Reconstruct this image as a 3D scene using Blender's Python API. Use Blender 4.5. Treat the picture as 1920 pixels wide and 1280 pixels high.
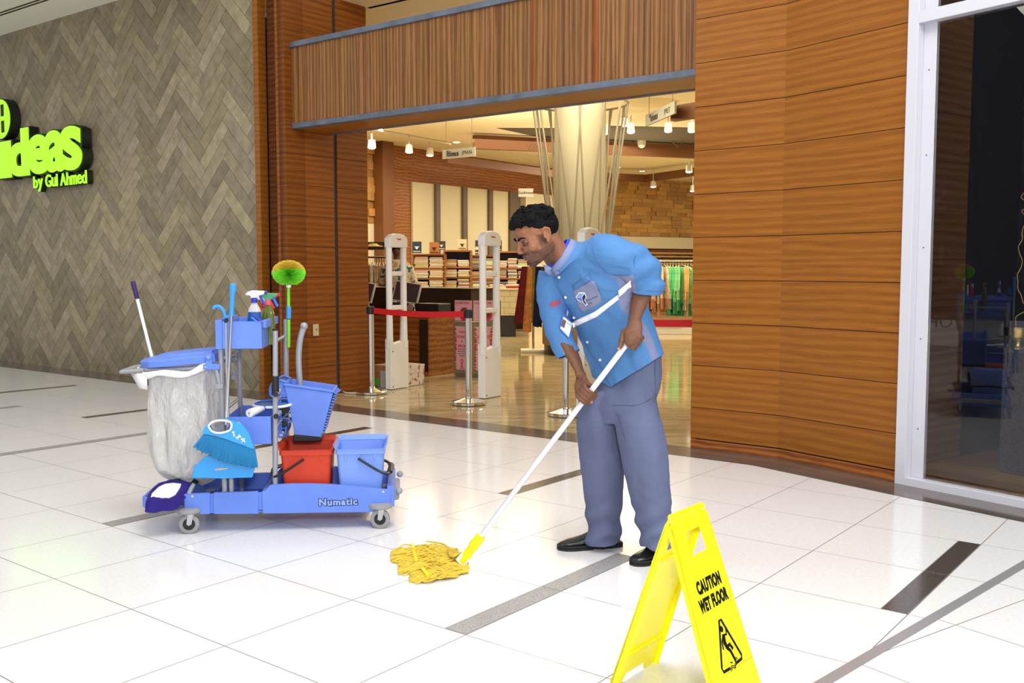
import bpy, bmesh, math, random
from mathutils import Vector, Matrix, noise
from mathutils.bvhtree import BVHTree
for o in list(bpy.data.objects): bpy.data.objects.remove(o)
S=bpy.context.scene; C=S.collection; PI=math.pi; R=math.radians
V3=Vector
# ---------------------------------------------------------------- camera
CH=1.3175; FP=1811.1; PITCH=0.07418
cam=bpy.data.objects.new('camera',bpy.data.cameras.new('camera')); C.objects.link(cam)
cam.location=(0,0,CH); cam.rotation_euler=(PI/2-PITCH,0,0); cam.data.sensor_width=36; cam.data.lens=36*FP/1920; cam.data.clip_end=200
S.camera=cam
# ---------------------------------------------------------------- light of the mall
W=bpy.data.worlds.new('world'); S.world=W; W.use_nodes=True
W.node_tree.nodes['Background'].inputs[0].default_value=(0.97,0.98,1.0,1); W.node_tree.nodes['Background'].inputs[1].default_value=0.70
S.view_settings.view_transform='Standard'; S.view_settings.look='None'; S.view_settings.exposure=0.0; S.view_settings.gamma=1
S.view_settings.use_curve_mapping=False
def area(name,loc,target,size,power,col=(1,1,1),sy=None,spread=None):
    l=bpy.data.lights.new(name,'AREA'); l.energy=power; l.color=col; l.size=size
    if sy: l.shape='RECTANGLE'; l.size_y=sy
    if spread: l.spread=spread
    o=bpy.data.objects.new(name,l); C.objects.link(o); o.location=loc
    o.rotation_euler=(V3(target)-V3(loc)).to_track_quat('-Z','Y').to_euler(); return o
area('mall_skylight',(0.5,2.2,6.5),(0.2,4.2,0),3.5,300,(1,0.97,0.93),3.0)
area('camera_flash',(0.25,-0.3,2.1),(0.1,4.5,0.8),0.45,95,(1,0.985,1.0))
area('mall_fill_light',(-6.5,4.0,5.5),(-6.5,8.5,1.5),3.0,150,(1,0.95,0.86))
area('mall_fill_light',(5.5,-2.5,4.6),(1.5,4.5,0.6),3.0,210,(1,0.98,0.96))  # added front-right fill that brightens the caution sign and pillar
# ---------------------------------------------------------------- where a point of the view stands
CP_,SP_=math.cos(PITCH),math.sin(PITCH)
def ray(x,y):
    a=(x-960)/FP; b=-(y-640)/FP
    return V3((a,CP_+b*SP_,-SP_+b*CP_))
def G(x,y,z=0.0):
    r=ray(x,y); return V3((0,0,CH))+r*((z-CH)/r.z)
def at(x,y,Y):
    r=ray(x,y); return V3((0,0,CH))+r*(Y/r.y)
def on_v(x,y,v):                                     # on a plane parallel to the shop front
    r=ray(x,y); return V3((0,0,CH))+r*(v/(.6*r.x+.8*r.y))
def uv(p): return (.8*p.x-.6*p.y, .6*p.x+.8*p.y, p.z)
def P(u,v,z=0.0): return V3((.8*u+.6*v,-.6*u+.8*v,z))    # shop coordinates: u along the front, v into the shop
SHOP=Matrix.Rotation(math.atan2(-.6,.8),4,'Z')
# ---------------------------------------------------------------- materials
MT={}
def mat(name,col=(.8,.8,.8),rough=.5,metal=0,spec=.5,emit=None,es=0,alpha=None,trans=0,ior=1.45,coat=0,bump=None,var=None,sheen=0,sss=0):
    m=bpy.data.materials.new(name); m.use_nodes=True; n=m.node_tree; b=n.nodes['Principled BSDF']
    I=b.inputs; I['Base Color'].default_value=(*col,1); I['Roughness'].default_value=rough; I['Metallic'].default_value=metal
    I['Specular IOR Level'].default_value=spec; I['IOR'].default_value=ior; I['Transmission Weight'].default_value=trans; I['Coat Weight'].default_value=coat
    if sheen: I['Sheen Weight'].default_value=sheen
    if sss: I['Subsurface Weight'].default_value=sss; I['Subsurface Scale'].default_value=.01
    if alpha is not None: I['Alpha'].default_value=alpha
    if emit: I['Emission Color'].default_value=(*emit,1); I['Emission Strength'].default_value=es
    if var or bump:
        tc=n.nodes.new('ShaderNodeTexCoord')
    if var:      # (scale, amount, stretch xyz)
        sc,am,st=var
        mp=n.nodes.new('ShaderNodeMapping'); mp.inputs['Scale'].default_value=st; n.links.new(tc.outputs['Object'],mp.inputs[0])
        ns=n.nodes.new('ShaderNodeTexNoise'); ns.inputs['Scale'].default_value=sc; ns.inputs['Detail'].default_value=5; n.links.new(mp.outputs[0],ns.inputs[0])
        mx=n.nodes.new('ShaderNodeMix'); mx.data_type='RGBA'; mx.inputs[6].default_value=(*[c*(1-am) for c in col],1); mx.inputs[7].default_value=(*[min(1,c*(1+am)) for c in col],1)
        rm=n.nodes.new('ShaderNodeMapRange'); rm.inputs[1].default_value=.3; rm.inputs[2].default_value=.7; n.links.new(ns.outputs[0],rm.inputs[0])
        n.links.new(rm.outputs[0],mx.inputs[0]); n.links.new(mx.outputs[2],I['Base Color'])
    if bump:     # (scale, strength, stretch, distance)
        sc,am,st,di=bump
        mp=n.nodes.new('ShaderNodeMapping'); mp.inputs['Scale'].default_value=st; n.links.new(tc.outputs['Object'],mp.inputs[0])
        ns=n.nodes.new('ShaderNodeTexNoise'); ns.inputs['Scale'].default_value=sc; ns.inputs['Detail'].default_value=4; n.links.new(mp.outputs[0],ns.inputs[0])
        bp=n.nodes.new('ShaderNodeBump'); bp.inputs['Strength'].default_value=am; bp.inputs['Distance'].default_value=di
        n.links.new(ns.outputs[0],bp.inputs['Height']); n.links.new(bp.outputs[0],I['Normal'])
    MT[name]=m; return m
def wood(name,dark,mid,light,axis='X',scale=1.0,rough=.45,coat=.04,attr=False):
    """grain running along one axis of the object's own frame, cathedral figure from a distorted wave"""
    m=bpy.data.materials.new(name); m.use_nodes=True; n=m.node_tree; L=n.links.new; b=n.nodes['Principled BSDF']
    tc=n.nodes.new('ShaderNodeTexCoord'); src=tc.outputs['Object']
    if attr:
        at_=n.nodes.new('ShaderNodeAttribute'); at_.attribute_name='col'
        ad=n.nodes.new('ShaderNodeVectorMath'); ad.operation='MULTIPLY_ADD'; L(at_.outputs['Color'],ad.inputs[0]); ad.inputs[1].default_value=(7,7,7); L(src,ad.inputs[2]); src=ad.outputs[0]
    mp=n.nodes.new('ShaderNodeMapping'); s={'X':(.32,1,3.2),'Z':(5,5,.28)}[axis]; mp.inputs['Scale'].default_value=[q*scale for q in s]; L(src,mp.inputs[0])
    w=n.nodes.new('ShaderNodeTexWave'); w.wave_type='BANDS'; w.bands_direction='Z' if axis=='X' else 'X'
    w.inputs['Scale'].default_value=1.7 if axis=='X' else 1.3; w.inputs['Distortion'].default_value=7; w.inputs['Detail'].default_value=3; w.inputs['Detail Scale'].default_value=1.1; L(mp.outputs[0],w.inputs[0])
    m2=n.nodes.new('ShaderNodeMapping'); s={'X':(2.5,30,60),'Z':(60,60,2.5)}[axis]; m2.inputs['Scale'].default_value=[q*scale for q in s]; L(src,m2.inputs[0])
    ns=n.nodes.new('ShaderNodeTexNoise'); ns.inputs['Scale'].default_value=1.6; ns.inputs['Detail'].default_value=4; L(m2.outputs[0],ns.inputs[0])
    mx=n.nodes.new('ShaderNodeMix'); mx.data_type='FLOAT'; mx.inputs[0].default_value=.72 if axis=='X' else .6; L(w.outputs[1],mx.inputs[2]); L(ns.outputs[0],mx.inputs[3])
    cr=n.nodes.new('ShaderNodeValToRGB'); e=cr.color_ramp.elements; e[0].position=.25; e[0].color=(*dark,1); e[1].position=.72; e[1].color=(*light,1)
    q=cr.color_ramp.elements.new(.48); q.color=(*mid,1); L(mx.outputs[0],cr.inputs[0])
    out=cr.outputs[0]
    if attr:
        mu=n.nodes.new('ShaderNodeMix'); mu.data_type='RGBA'; mu.blend_type='MULTIPLY'; mu.inputs[0].default_value=1
        L(out,mu.inputs[6]); L(at_.outputs['Color'],mu.inputs[7]); out=mu.outputs[2]
    L(out,b.inputs['Base Color']); b.inputs['Roughness'].default_value=rough; b.inputs['Coat Weight'].default_value=coat; b.inputs['Coat Roughness'].default_value=.25; b.inputs['Specular IOR Level'].default_value=.3
    bp=n.nodes.new('ShaderNodeBump'); bp.inputs['Strength'].default_value=.15; bp.inputs['Distance'].default_value=.002; L(ns.outputs[0],bp.inputs['Height']); L(bp.outputs[0],b.inputs['Normal'])
    MT[name]=m; return m
def attrmat(name,rough=.5,spec=.5,mul=1.0,var=0,bump=0,scale=30,coat=0,metal=0):
    """colour from the mesh's own colour attribute"""
    m=bpy.data.materials.new(name); m.use_nodes=True; n=m.node_tree; L=n.links.new; b=n.nodes['Principled BSDF']
    a=n.nodes.new('ShaderNodeAttribute'); a.attribute_name='col'; out=a.outputs['Color']
    b.inputs['Roughness'].default_value=rough; b.inputs['Specular IOR Level'].default_value=spec; b.inputs['Coat Weight'].default_value=coat; b.inputs['Metallic'].default_value=metal
    if var or bump:
        tc=n.nodes.new('ShaderNodeTexCoord'); ns=n.nodes.new('ShaderNodeTexNoise'); ns.inputs['Scale'].default_value=scale; ns.inputs['Detail'].default_value=6; L(tc.outputs['Object'],ns.inputs[0])
    if var:
        rm=n.nodes.new('ShaderNodeMapRange'); rm.inputs[1].default_value=.25; rm.inputs[2].default_value=.75; rm.inputs[3].default_value=1-var; rm.inputs[4].default_value=1+var; L(ns.outputs[0],rm.inputs[0])
        mu=n.nodes.new('ShaderNodeVectorMath'); mu.operation='SCALE'; L(out,mu.inputs[0]); L(rm.outputs[0],mu.inputs['Scale']); out=mu.outputs[0]
    if bump:
        bp=n.nodes.new('ShaderNodeBump'); bp.inputs['Strength'].default_value=bump; bp.inputs['Distance'].default_value=.004; L(ns.outputs[0],bp.inputs['Height']); L(bp.outputs[0],b.inputs['Normal'])
    L(out,b.inputs['Base Color']); MT[name]=m; return m
# ---------------------------------------------------------------- mesh builder
def frame(o,z,x=None):
    z=V3(z).normalized(); x=V3(x) if x is not None else (V3((1,0,0)) if abs(z.x)<.9 else V3((0,1,0)))
    y=z.cross(x).normalized(); x=y.cross(z)
    return Matrix(((x.x,y.x,z.x,o[0]),(x.y,y.y,z.y,o[1]),(x.z,y.z,z.z,o[2]),(0,0,0,1)))
class MB:
    def __init__(s): s.v=[]; s.f=[]; s.m=[]; s.c=[]
    def add(s,vs,fs,mi=0,col=(1,1,1),M=None):
        k=len(s.v); s.v+=[tuple(M@V3(p)) if M else tuple(p) for p in vs]
        for f in fs: s.f.append([i+k for i in f]); s.m.append(mi); s.c.append(col)
        return s
    def box(s,c,d,M=None,mi=0,col=(1,1,1),taper=1.0):
        x,y,z=c; a,b,h=[q/2 for q in d]; t=taper
        vs=[(x-a*t,y-b*t,z-h),(x+a*t,y-b*t,z-h),(x+a*t,y+b*t,z-h),(x-a*t,y+b*t,z-h),(x-a,y-b,z+h),(x+a,y-b,z+h),(x+a,y+b,z+h),(x-a,y+b,z+h)]
        return s.add(vs,[(0,3,2,1),(4,5,6,7),(0,1,5,4),(1,2,6,5),(2,3,7,6),(3,0,4,7)],mi,col,M)
    def b2(s,x0,x1,y0,y1,z0,z1,M=None,mi=0,col=(1,1,1)): return s.box(((x0+x1)/2,(y0+y1)/2,(z0+z1)/2),(abs(x1-x0),abs(y1-y0),abs(z1-z0)),M,mi,col)
    def tube(s,pts,r,n=12,caps=True,mi=0,col=(1,1,1),M=None,flat=None,up=None):
        pts=[V3(p) for p in pts]; N=len(pts); rr=r if isinstance(r,(list,tuple)) else [r]*N
        vs=[];fs=[]; T=(pts[1]-pts[0]).normalized(); x=V3(up) if up is not None else (V3((0,0,1)) if abs(T.z)<.9 else V3((1,0,0)))
        x=(x-T*x.dot(T)).normalized()
        for i,p in enumerate(pts):
            t=((pts[min(i+1,N-1)]-p).normalized()+(p-pts[max(i-1,0)]).normalized()); t=t.normalized() if t.length>1e-6 else T
            x=(x-t*x.dot(t)); x=x.normalized() if x.length>1e-6 else V3((1,0,0)); y=t.cross(x)
            ra=rr[i]; rx,ry=(ra if isinstance(ra,(list,tuple)) else (ra,ra*(flat or 1)))
            for k in range(n):
                a=2*PI*k/n; vs.append(p+x*(rx*math.cos(a))+y*(ry*math.sin(a)))
        for i in range(N-1):
            for k in range(n):
                a=i*n+k; b=i*n+(k+1)%n; fs.append((a,b,b+n,a+n))
        if caps: fs.append(tuple(range(n))[::-1]); fs.append(tuple((N-1)*n+k for k in range(n)))
        return s.add(vs,fs,mi,col,M)
    def cyl(s,p0,p1,r0,r1=None,n=16,mi=0,col=(1,1,1),M=None,caps=True): return s.tube([p0,p1],[r0,r0 if r1 is None else r1],n,caps,mi,col,M)
    def lathe(s,prof,n=24,M=None,mi=0,col=(1,1,1),sx=1,sy=1):
        vs=[];fs=[];m=len(prof)
        for r,z in prof:
            for k in range(n): a=2*PI*k/n; vs.append((r*sx*math.cos(a),r*sy*math.sin(a),z))
        for i in range(m-1):
            for k in range(n): a=i*n+k;b=i*n+(k+1)%n; fs.append((a,b,b+n,a+n))
        if prof[0]!=prof[-1] and prof[0][0]>1e-5: fs.append(tuple(range(n))[::-1])
        if prof[0]!=prof[-1] and prof[-1][0]>1e-5: fs.append(tuple((m-1)*n+k for k in range(n)))
        return s.add(vs,fs,mi,col,M)
    def ball(s,c,r,M=None,mi=0,col=(1,1,1),n=16,m=10):
        r=r if isinstance(r,(list,tuple)) else (r,r,r); vs=[];fs=[]
        for i in range(1,m):
            t=PI*i/m
            for k in range(n): a=2*PI*k/n; vs.append((c[0]+r[0]*math.sin(t)*math.cos(a),c[1]+r[1]*math.sin(t)*math.sin(a),c[2]+r[2]*math.cos(t)))
        T=len(vs); vs.append((c[0],c[1],c[2]+r[2])); vs.append((c[0],c[1],c[2]-r[2]))
        for i in range(m-2):
            for k in range(n): a=i*n+k;b=i*n+(k+1)%n; fs.append((a,a+n,b+n,b))
        for k in range(n): fs.append((T,k,(k+1)%n)); fs.append((T+1,(m-2)*n+(k+1)%n,(m-2)*n+k))
        return s.add(vs,fs,mi,col,M)
    def prism(s,poly,z0,z1,M=None,mi=0,col=(1,1,1)):
        n=len(poly); vs=[(x,y,z0) for x,y in poly]+[(x,y,z1) for x,y in poly]
        fs=[tuple(range(n))[::-1],tuple(range(n,2*n))]+[(k,(k+1)%n,(k+1)%n+n,k+n) for k in range(n)]
        return s.add(vs,fs,mi,col,M)
    def loft(s,rings,caps=True,mi=0,col=(1,1,1),M=None,closed=True):
        n=len(rings[0]); vs=[p for r in rings for p in r]; fs=[]
        for i in range(len(rings)-1):
            for k in range(n if closed else n-1): a=i*n+k;b=i*n+(k+1)%n; fs.append((a,b,b+n,a+n))
        if caps: fs.append(tuple(range(n))[::-1]); fs.append(tuple((len(rings)-1)*n+k for k in range(n)))
        return s.add(vs,fs,mi,col,M)
    def build(s,name,mats,parent=None,smooth=True,bevel=0,sub=0,seg=2,solid=0,angle=38,loc=None):
        me=bpy.data.meshes.new(name); me.from_pydata([tuple(p) for p in s.v],[],s.f)
        mats=mats if isinstance(mats,(list,tuple)) else [mats]
        for m in mats: me.materials.append(MT[m] if isinstance(m,str) else m)
        if len(mats)>1: me.polygons.foreach_set('material_index',s.m)
        if any(c!=(1,1,1) for c in s.c):
            ca=me.color_attributes.new('col','FLOAT_COLOR','CORNER'); buf=[]
            for f,c in zip(s.f,s.c): buf+=[*c,1.0]*len(f)
            ca.data.foreach_set('color',buf)
        bm=bmesh.new(); bm.from_mesh(me); bmesh.ops.recalc_face_normals(bm,faces=bm.faces); bm.to_mesh(me); bm.free()
        if smooth: me.shade_smooth(); me.set_sharp_from_angle(angle=R(angle))
        o=bpy.data.objects.new(name,me); C.objects.link(o)
        if parent: o.parent=parent
        if loc: o.location=loc
        if solid: q=o.modifiers.new('solid','SOLIDIFY'); q.thickness=solid; q.offset=0
        if bevel: q=o.modifiers.new('bevel','BEVEL'); q.width=bevel; q.segments=seg; q.limit_method='ANGLE'; q.angle_limit=R(40)
        if sub: q=o.modifiers.new('sub','SUBSURF'); q.levels=sub; q.render_levels=sub
        return o
def tag(o,label=None,cat=None,group=None,kind=None):
    if label: o['label']=label
    if cat: o['category']=cat
    if group: o['group']=group
    if kind: o['kind']=kind
    return o
def thing(name,label,cat,loc=(0,0,0),rz=0,group=None,M=None):
    o=bpy.data.objects.new(name,None); C.objects.link(o); o.empty_display_size=.1
    if M is not None: o.matrix_world=M
    else: o.location=loc; o.rotation_euler=(0,0,rz)
    return tag(o,label,cat,group)
def struct(o): o['kind']='structure'; return o
def dup(root,M=None,label=None,group=None):
    r=root.copy(); C.objects.link(r)
    if M is not None: r.matrix_world=M
    if label: r['label']=label
    if group: r['group']=group
    def rec(a,b):
        for ch in a.children:
            c=ch.copy(); C.objects.link(c); c.parent=b; rec(ch,c)
    rec(root,r); return r
def text(s,size,mats,parent=None,M=None,ext=.001,off=0,name='lettering',align='CENTER',sx=1,sp=1,shear=0,res=3):
    cu=bpy.data.curves.new('t','FONT'); cu.body=s; cu.size=size; cu.extrude=ext; cu.offset=off; cu.align_x=align; cu.space_character=sp; cu.shear=shear; cu.resolution_u=res
    o=bpy.data.objects.new('t',cu); C.objects.link(o); bpy.context.view_layer.update()
    me=bpy.data.meshes.new_from_object(o.evaluated_get(bpy.context.evaluated_depsgraph_get())); bpy.data.objects.remove(o)
    me.transform(Matrix.Diagonal((sx,1,1,1)))
    me.materials.clear(); me.materials.append(MT[mats])
    o=bpy.data.objects.new(name,me); C.objects.link(o)
    if parent: o.parent=parent
    if M is not None: me.transform(M)
    return o
def joinmesh(obs,name,parent=None):
    """several meshes of one material made into one part"""
    bm=bmesh.new()
    for o in obs: bm.from_mesh(o.data)
    me=bpy.data.meshes.new(name); bm.to_mesh(me); bm.free(); me.materials.append(obs[0].data.materials[0])
    for o in obs: bpy.data.objects.remove(o)
    o=bpy.data.objects.new(name,me); C.objects.link(o)
    if parent: o.parent=parent
    return o
def spline(pts,n=8):
    pts=[V3(p) for p in pts]; out=[]
    for i in range(len(pts)-1):
        p0=pts[max(i-1,0)];p1=pts[i];p2=pts[i+1];p3=pts[min(i+2,len(pts)-1)]
        for k in range(n):
            t=k/n; out.append(.5*((2*p1)+(p2-p0)*t+(2*p0-5*p1+4*p2-p3)*t*t+(3*p1-p0-3*p2+p3)*t**3))
    out.append(pts[-1]); return out
def rrect(w,h,r,n=5):
    out=[]
    for cx,cy,a0 in ((w/2-r,h/2-r,0),(-w/2+r,h/2-r,90),(-w/2+r,-h/2+r,180),(w/2-r,-h/2+r,270)):
        for k in range(n+1): a=R(a0+90*k/n); out.append((cx+r*math.cos(a),cy+r*math.sin(a)))
    return out
# ================================================================ materials of the setting
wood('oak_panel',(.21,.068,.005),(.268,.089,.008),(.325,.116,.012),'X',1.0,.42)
wood('oak_panel_shaded',(.06,.016,.003),(.11,.032,.006),(.15,.048,.01),'X',1.0,.5,.05)  # oak_panel darkened: shade of the jamb groove painted into the wood colour
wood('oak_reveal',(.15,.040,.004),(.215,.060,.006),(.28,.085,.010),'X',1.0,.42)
wood('oak_slat',(.135,.055,.016),(.225,.100,.030),(.31,.148,.050),'Z',1.0,.5,.05,attr=True)
wood('shop_wood',(.13,.042,.008),(.27,.095,.02),(.38,.15,.035),'X',.8,.4)
mat('seam',(.035,.015,.008),.8)
mat('white_frame',(.60,.60,.66),.35,spec=.5)
mat('blue_grey_metal',(.13,.155,.2),.45,.3,var=(6,.25,(1,1,1)))
mat('dark_stone',(.115,.093,.078),.12,spec=.6,var=(3,.2,(1,1,1)))
mat('cream_paint',(.62,.56,.40),.7)
mat('grey_gap',(.05,.055,.06),.4,.4)
attrmat('herringbone',.55,.4,var=.22,bump=.2,scale=9)
def speckle(name,a,b,sc=220,rough=.2):
    m=mat(name,a,rough); n=m.node_tree; L=n.links.new
    tc=n.nodes.new('ShaderNodeTexCoord'); ns=n.nodes.new('ShaderNodeTexNoise'); ns.inputs['Scale'].default_value=sc; ns.inputs['Detail'].default_value=2; L(tc.outputs['Object'],ns.inputs[0])
    cr=n.nodes.new('ShaderNodeValToRGB'); cr.color_ramp.elements[0].position=.42; cr.color_ramp.elements[0].color=(*a,1); cr.color_ramp.elements[1].position=.62; cr.color_ramp.elements[1].color=(*b,1)
    L(ns.outputs[0],cr.inputs[0]); L(cr.outputs[0],n.nodes['Principled BSDF'].inputs['Base Color']); return m
speckle('tile_white',(.80,.79,.785),(.84,.835,.83),60,.13)
speckle('tile_grey',(.24,.235,.235),(.42,.41,.41),260,.5)
speckle('tile_brown',(.06,.048,.042),(.11,.09,.078),260,.15)
mat('grout',(.22,.20,.18),.6)
mat('silver_strip',(.45,.44,.46),.35,.5)
# marble of the shop floor
m=mat('marble',(.5,.4,.2),.08); n=m.node_tree; L=n.links.new; b=n.nodes['Principled BSDF']
tc=n.nodes.new('ShaderNodeTexCoord'); mp=n.nodes.new('ShaderNodeMapping'); mp.inputs['Scale'].default_value=(1.2,5,1); mp.inputs['Rotation'].default_value=(0,0,.35); L(tc.outputs['Object'],mp.inputs[0])
ns=n.nodes.new('ShaderNodeTexNoise'); ns.inputs['Scale'].default_value=1.6; ns.inputs['Detail'].default_value=9; ns.inputs['Roughness'].default_value=.62; ns.inputs['Distortion'].default_value=.6; L(mp.outputs[0],ns.inputs[0])
cr=n.nodes.new('ShaderNodeValToRGB'); e=cr.color_ramp.elements; e[0].position=.34; e[0].color=(.34,.25,.12,1); e[1].position=.62; e[1].color=(.56,.46,.27,1); L(ns.outputs[0],cr.inputs[0]); L(cr.outputs[0],b.inputs['Base Color'])
# ================================================================ floor of the mall
TH=.66305; tc_,ts_=math.cos(TH),math.sin(TH); OX,OY=-2.162,5.7270
def IJ(i,j,z=0): return V3((OX+i*.6*tc_-j*.6*ts_, OY-i*.6*ts_-j*.6*tc_, z))
def tiles(fn,i0,i1,j0,j1,gap,cut):
    bm=bmesh.new(); g=gap/2/.6
    def q(a,b,c,d,mi):
        f=bm.faces.new([bm.verts.new(fn(a,c)),bm.verts.new(fn(b,c)),bm.verts.new(fn(b,d)),bm.verts.new(fn(a,d))]); f.material_index=mi
    for i in range(i0,i1):
        for j in range(j0,j1):
            q(i+g,i+1-g,j+g,j+1-g,0); q(i-g,i+g,j-g,j+1-g,1); q(i+g,i+1-g,j-g,j+g,1)
    for co,no in cut: bmesh.ops.bisect_plane(bm,geom=bm.verts[:]+bm.edges[:]+bm.faces[:],plane_co=co,plane_no=no,clear_outer=True)
    bmesh.ops.remove_doubles(bm,verts=bm.verts,dist=1e-5)
    me=bpy.data.meshes.new('floor'); bm.normal_update()
    for f in bm.faces:
        if f.normal.z<0: f.normal_flip()
    bm.to_mesh(me); bm.free(); me.materials.append(MT['tile_white']); me.materials.append(MT['grout'])
    o=bpy.data.objects.new('floor',me); C.objects.link(o); return struct(o)
sA=V3((.999,3.004,0)); sB=V3((2.293,4.244,0)); sd=(sB-sA).normalized(); sn=V3((sd.y,-sd.x,0))   # sn points to the right of the silver strip
facN=V3((.6,.8,0))
tiles(lambda i,j:IJ(i,j),-26,13,-8,9,.0045,[(sA,sn),(P(0,6.455),facN)])
d1=V3((.823,.568,0)); d2=V3((.568,-.823,0)); o2=V3((1.157,3.164,0))
tiles(lambda i,j:o2+d1*.6*i+d2*.6*j,-9,9,-8,9,.0045,[(sA,-sn),(P(0,6.455),facN)])
b_=MB(); p0=sA-sd*3.5; p1=sA+sd*4.2
b_.add([p0-sn*.022+V3((0,0,.0012)),p0+sn*.022+V3((0,0,.0012)),p1+sn*.022+V3((0,0,.0012)),p1-sn*.022+V3((0,0,.0012))],[(0,1,2,3)])
struct(b_.build('trim_1',['silver_strip'],smooth=False))
def strip(i,j0,j1,mname,k):
    b=MB(); w=.165
    for a in range(j0,j1):
        c=[IJ(i-w,a+.004,.0012),IJ(i-.004,a+.004,.0012),IJ(i-.004,a+.996,.0012),IJ(i-w,a+.996,.0012)]; b.add(c,[(0,1,2,3)])
        c=[IJ(i-w-.007,a,.0008),IJ(i-w,a,.0008),IJ(i-w,a+1,.0008),IJ(i-w-.007,a+1,.0008)]; b.add(c,[(0,1,2,3)],1)
    o=b.build('trim_%d'%k,[mname,'grout'],smooth=False); struct(o)
for k,(i,a,b,mn) in enumerate([(5,-1,1,'tile_grey'),(3,-4,-2,'tile_brown'),(7,-3,-1,'tile_brown'),(1,-1,1,'tile_grey'),(-1,-4,-2,'tile_brown'),(-5,-4,-2,'tile_brown'),(-3,-2,1,'tile_grey'),(-9,-4,-2,'tile_brown'),(-7,-2,0,'tile_grey')]): strip(i,a,b,mn,k+2)
# dark stone border along the shop fronts
b_=MB()
bord=[P(-20,6.35),P(-8.3,6.27),P(-6.9,6.17),P(-3.1,6.14),P(-2.57,6.13),P(-1.54,5.80),P(-.84,5.58),P(2.0,4.7)]
wl=[P(-20,6.9),P(-8.3,6.9),P(-6.9,6.47),P(-3.1,6.47),P(-2.5,6.5),P(-1.54,6.3),P(-.7,6.1),P(2.0,5.2)]
for k in range(len(bord)-1): b_.add([bord[k]+V3((0,0,.002)),bord[k+1]+V3((0,0,.002)),wl[k+1]+V3((0,0,.002)),wl[k]+V3((0,0,.002))],[(0,1,2,3)])
struct(b_.build('trim_20',['dark_stone'],smooth=False))
# shop floor
b_=MB(); b_.add([P(-20,6.45,-.004),P(2,6.45,-.004),P(8,36,-.004),P(-20,36,-.004)],[(0,1,2,3)]); struct(b_.build('floor',['marble'],smooth=False))
b_=MB()
for k in range(0,30):
    v=6.47+k*.9; b_.add([P(-16,v,.0005),P(3,v,.0005),P(3,v+.005,.0005),P(-16,v+.005,.0005)],[(0,1,2,3)])
for k in range(-14,4):
    u=k*1.1+.4; b_.add([P(u,6.47,.0005),P(u+.005,6.47,.0005),P(u+.005,34,.0005),P(u,34,.0005)],[(0,1,2,3)])
mat('marble_joint',(.25,.18,.09),.4); struct(b_.build('trim_21',['marble_joint'],smooth=False))
# ================================================================ left herringbone wall
def clip(poly,x0,x1,z0,z1):
    for ax,lim,sg in ((0,x0,1),(0,x1,-1),(1,z0,1),(1,z1,-1)):
        out=[]
        for i in range(len(poly)):
            a=poly[i]; b=poly[(i+1)%len(poly)]; ia=(a[ax]-lim)*sg>=0; ib=(b[ax]-lim)*sg>=0
            if ia: out.append(a)
            if ia!=ib:
                t=(lim-a[ax])/(b[ax]-a[ax]); out.append((a[0]+(b[0]-a[0])*t,a[1]+(b[1]-a[1])*t))
        poly=out
        if len(poly)<3: return []
    return poly
random.seed(3)
b_=MB(); U0,U1,Z0,Z1=-19.5,-8.33,0,4.56; w=.15; n4=4; gp=.013; s2=math.sqrt(.5)
def rot(x,y): return (U0+(x-y)*w*s2, (x+y)*w*s2-12)
for X in range(-10,175):
    for Y in range(-10,175):
        t=(X-Y)%8
        if t==0: r=(X+gp,Y+gp,X+4-gp,Y+1-gp)
        elif t==7: r=(X+gp,Y+gp,X+1-gp,Y+4-gp)
        else: continue
        pl=[rot(r[0],r[1]),rot(r[2],r[1]),rot(r[2],r[3]),rot(r[0],r[3])]
        if max(p[0] for p in pl)<U0 or min(p[0] for p in pl)>U1 or max(p[1] for p in pl)<Z0 or min(p[1] for p in pl)>Z1: continue
        c=random.uniform(.74,1.25); h=random.uniform(-.02,.03); col=(.295*c,.245*c,(.155+h*.5)*c)
        pl=clip(pl,U0,U1,Z0,Z1)
        if pl: b_.add([P(x,6.695,z) for x,z in pl],[tuple(range(len(pl)))],0,col)
b_.add([P(U0,6.70,0),P(U1,6.70,0),P(U1,6.70,Z1),P(U0,6.70,Z1)],[(0,1,2,3)],0,(.12,.10,.065))
struct(b_.build('wall_left',['herringbone'],smooth=False))
# ceiling soffit above the left wall
b_=MB(); mat('ceiling_paint',(.88,.85,.74),.8)
b_.add([P(-19.5,6.70,4.56),P(-8.33,6.70,4.56),P(-8.33,3.2,4.56),P(-19.5,3.2,4.56)],[(0,1,2,3)]); struct(b_.build('ceiling',['ceiling_paint'],smooth=False))
b_=MB()
for v in (6.16,6.10): b_.b2(-19.5,-8.33,v,v+.018,4.552,4.562,SHOP)
struct(b_.build('trim_22',['seam'],smooth=False))
# ================================================================ wooden reveal on the left of the opening
def panels(u0,u1,v0,v1,z0,z1,seams,mname,name,th=.02,flip=False):
    """upright wooden facing of boards between horizontal joints; (u0,v0)-(u1,v1) its plan line"""
    a=V3((u0,v0,0)); d=V3((u1-u0,v1-v0,0)); Ln=d.length; M=SHOP@Matrix.Translation(a)@Matrix.Rotation(math.atan2(d.y,d.x),4,'Z')
    b=MB(); zs=[z0]+[s for s in seams if z0<s<z1]+[z1]
    sg=-1 if flip else 1
    for p,q in zip(zs,zs[1:]): b.b2(0,Ln,0,sg*th,p+.0025,q-.0025)
    b.b2(.001,Ln-.001,sg*.004,sg*(th-.002),z0,z1,mi=1)
    o=b.build(name,[mname,'seam'],smooth=False); o.matrix_world=M; return struct(o)
SE=[.305+.3115*k for k in range(16)]
panels(-8.33,-8.25,6.60,6.60,0,5.2,[],'oak_panel','trim_23',.1)
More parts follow.
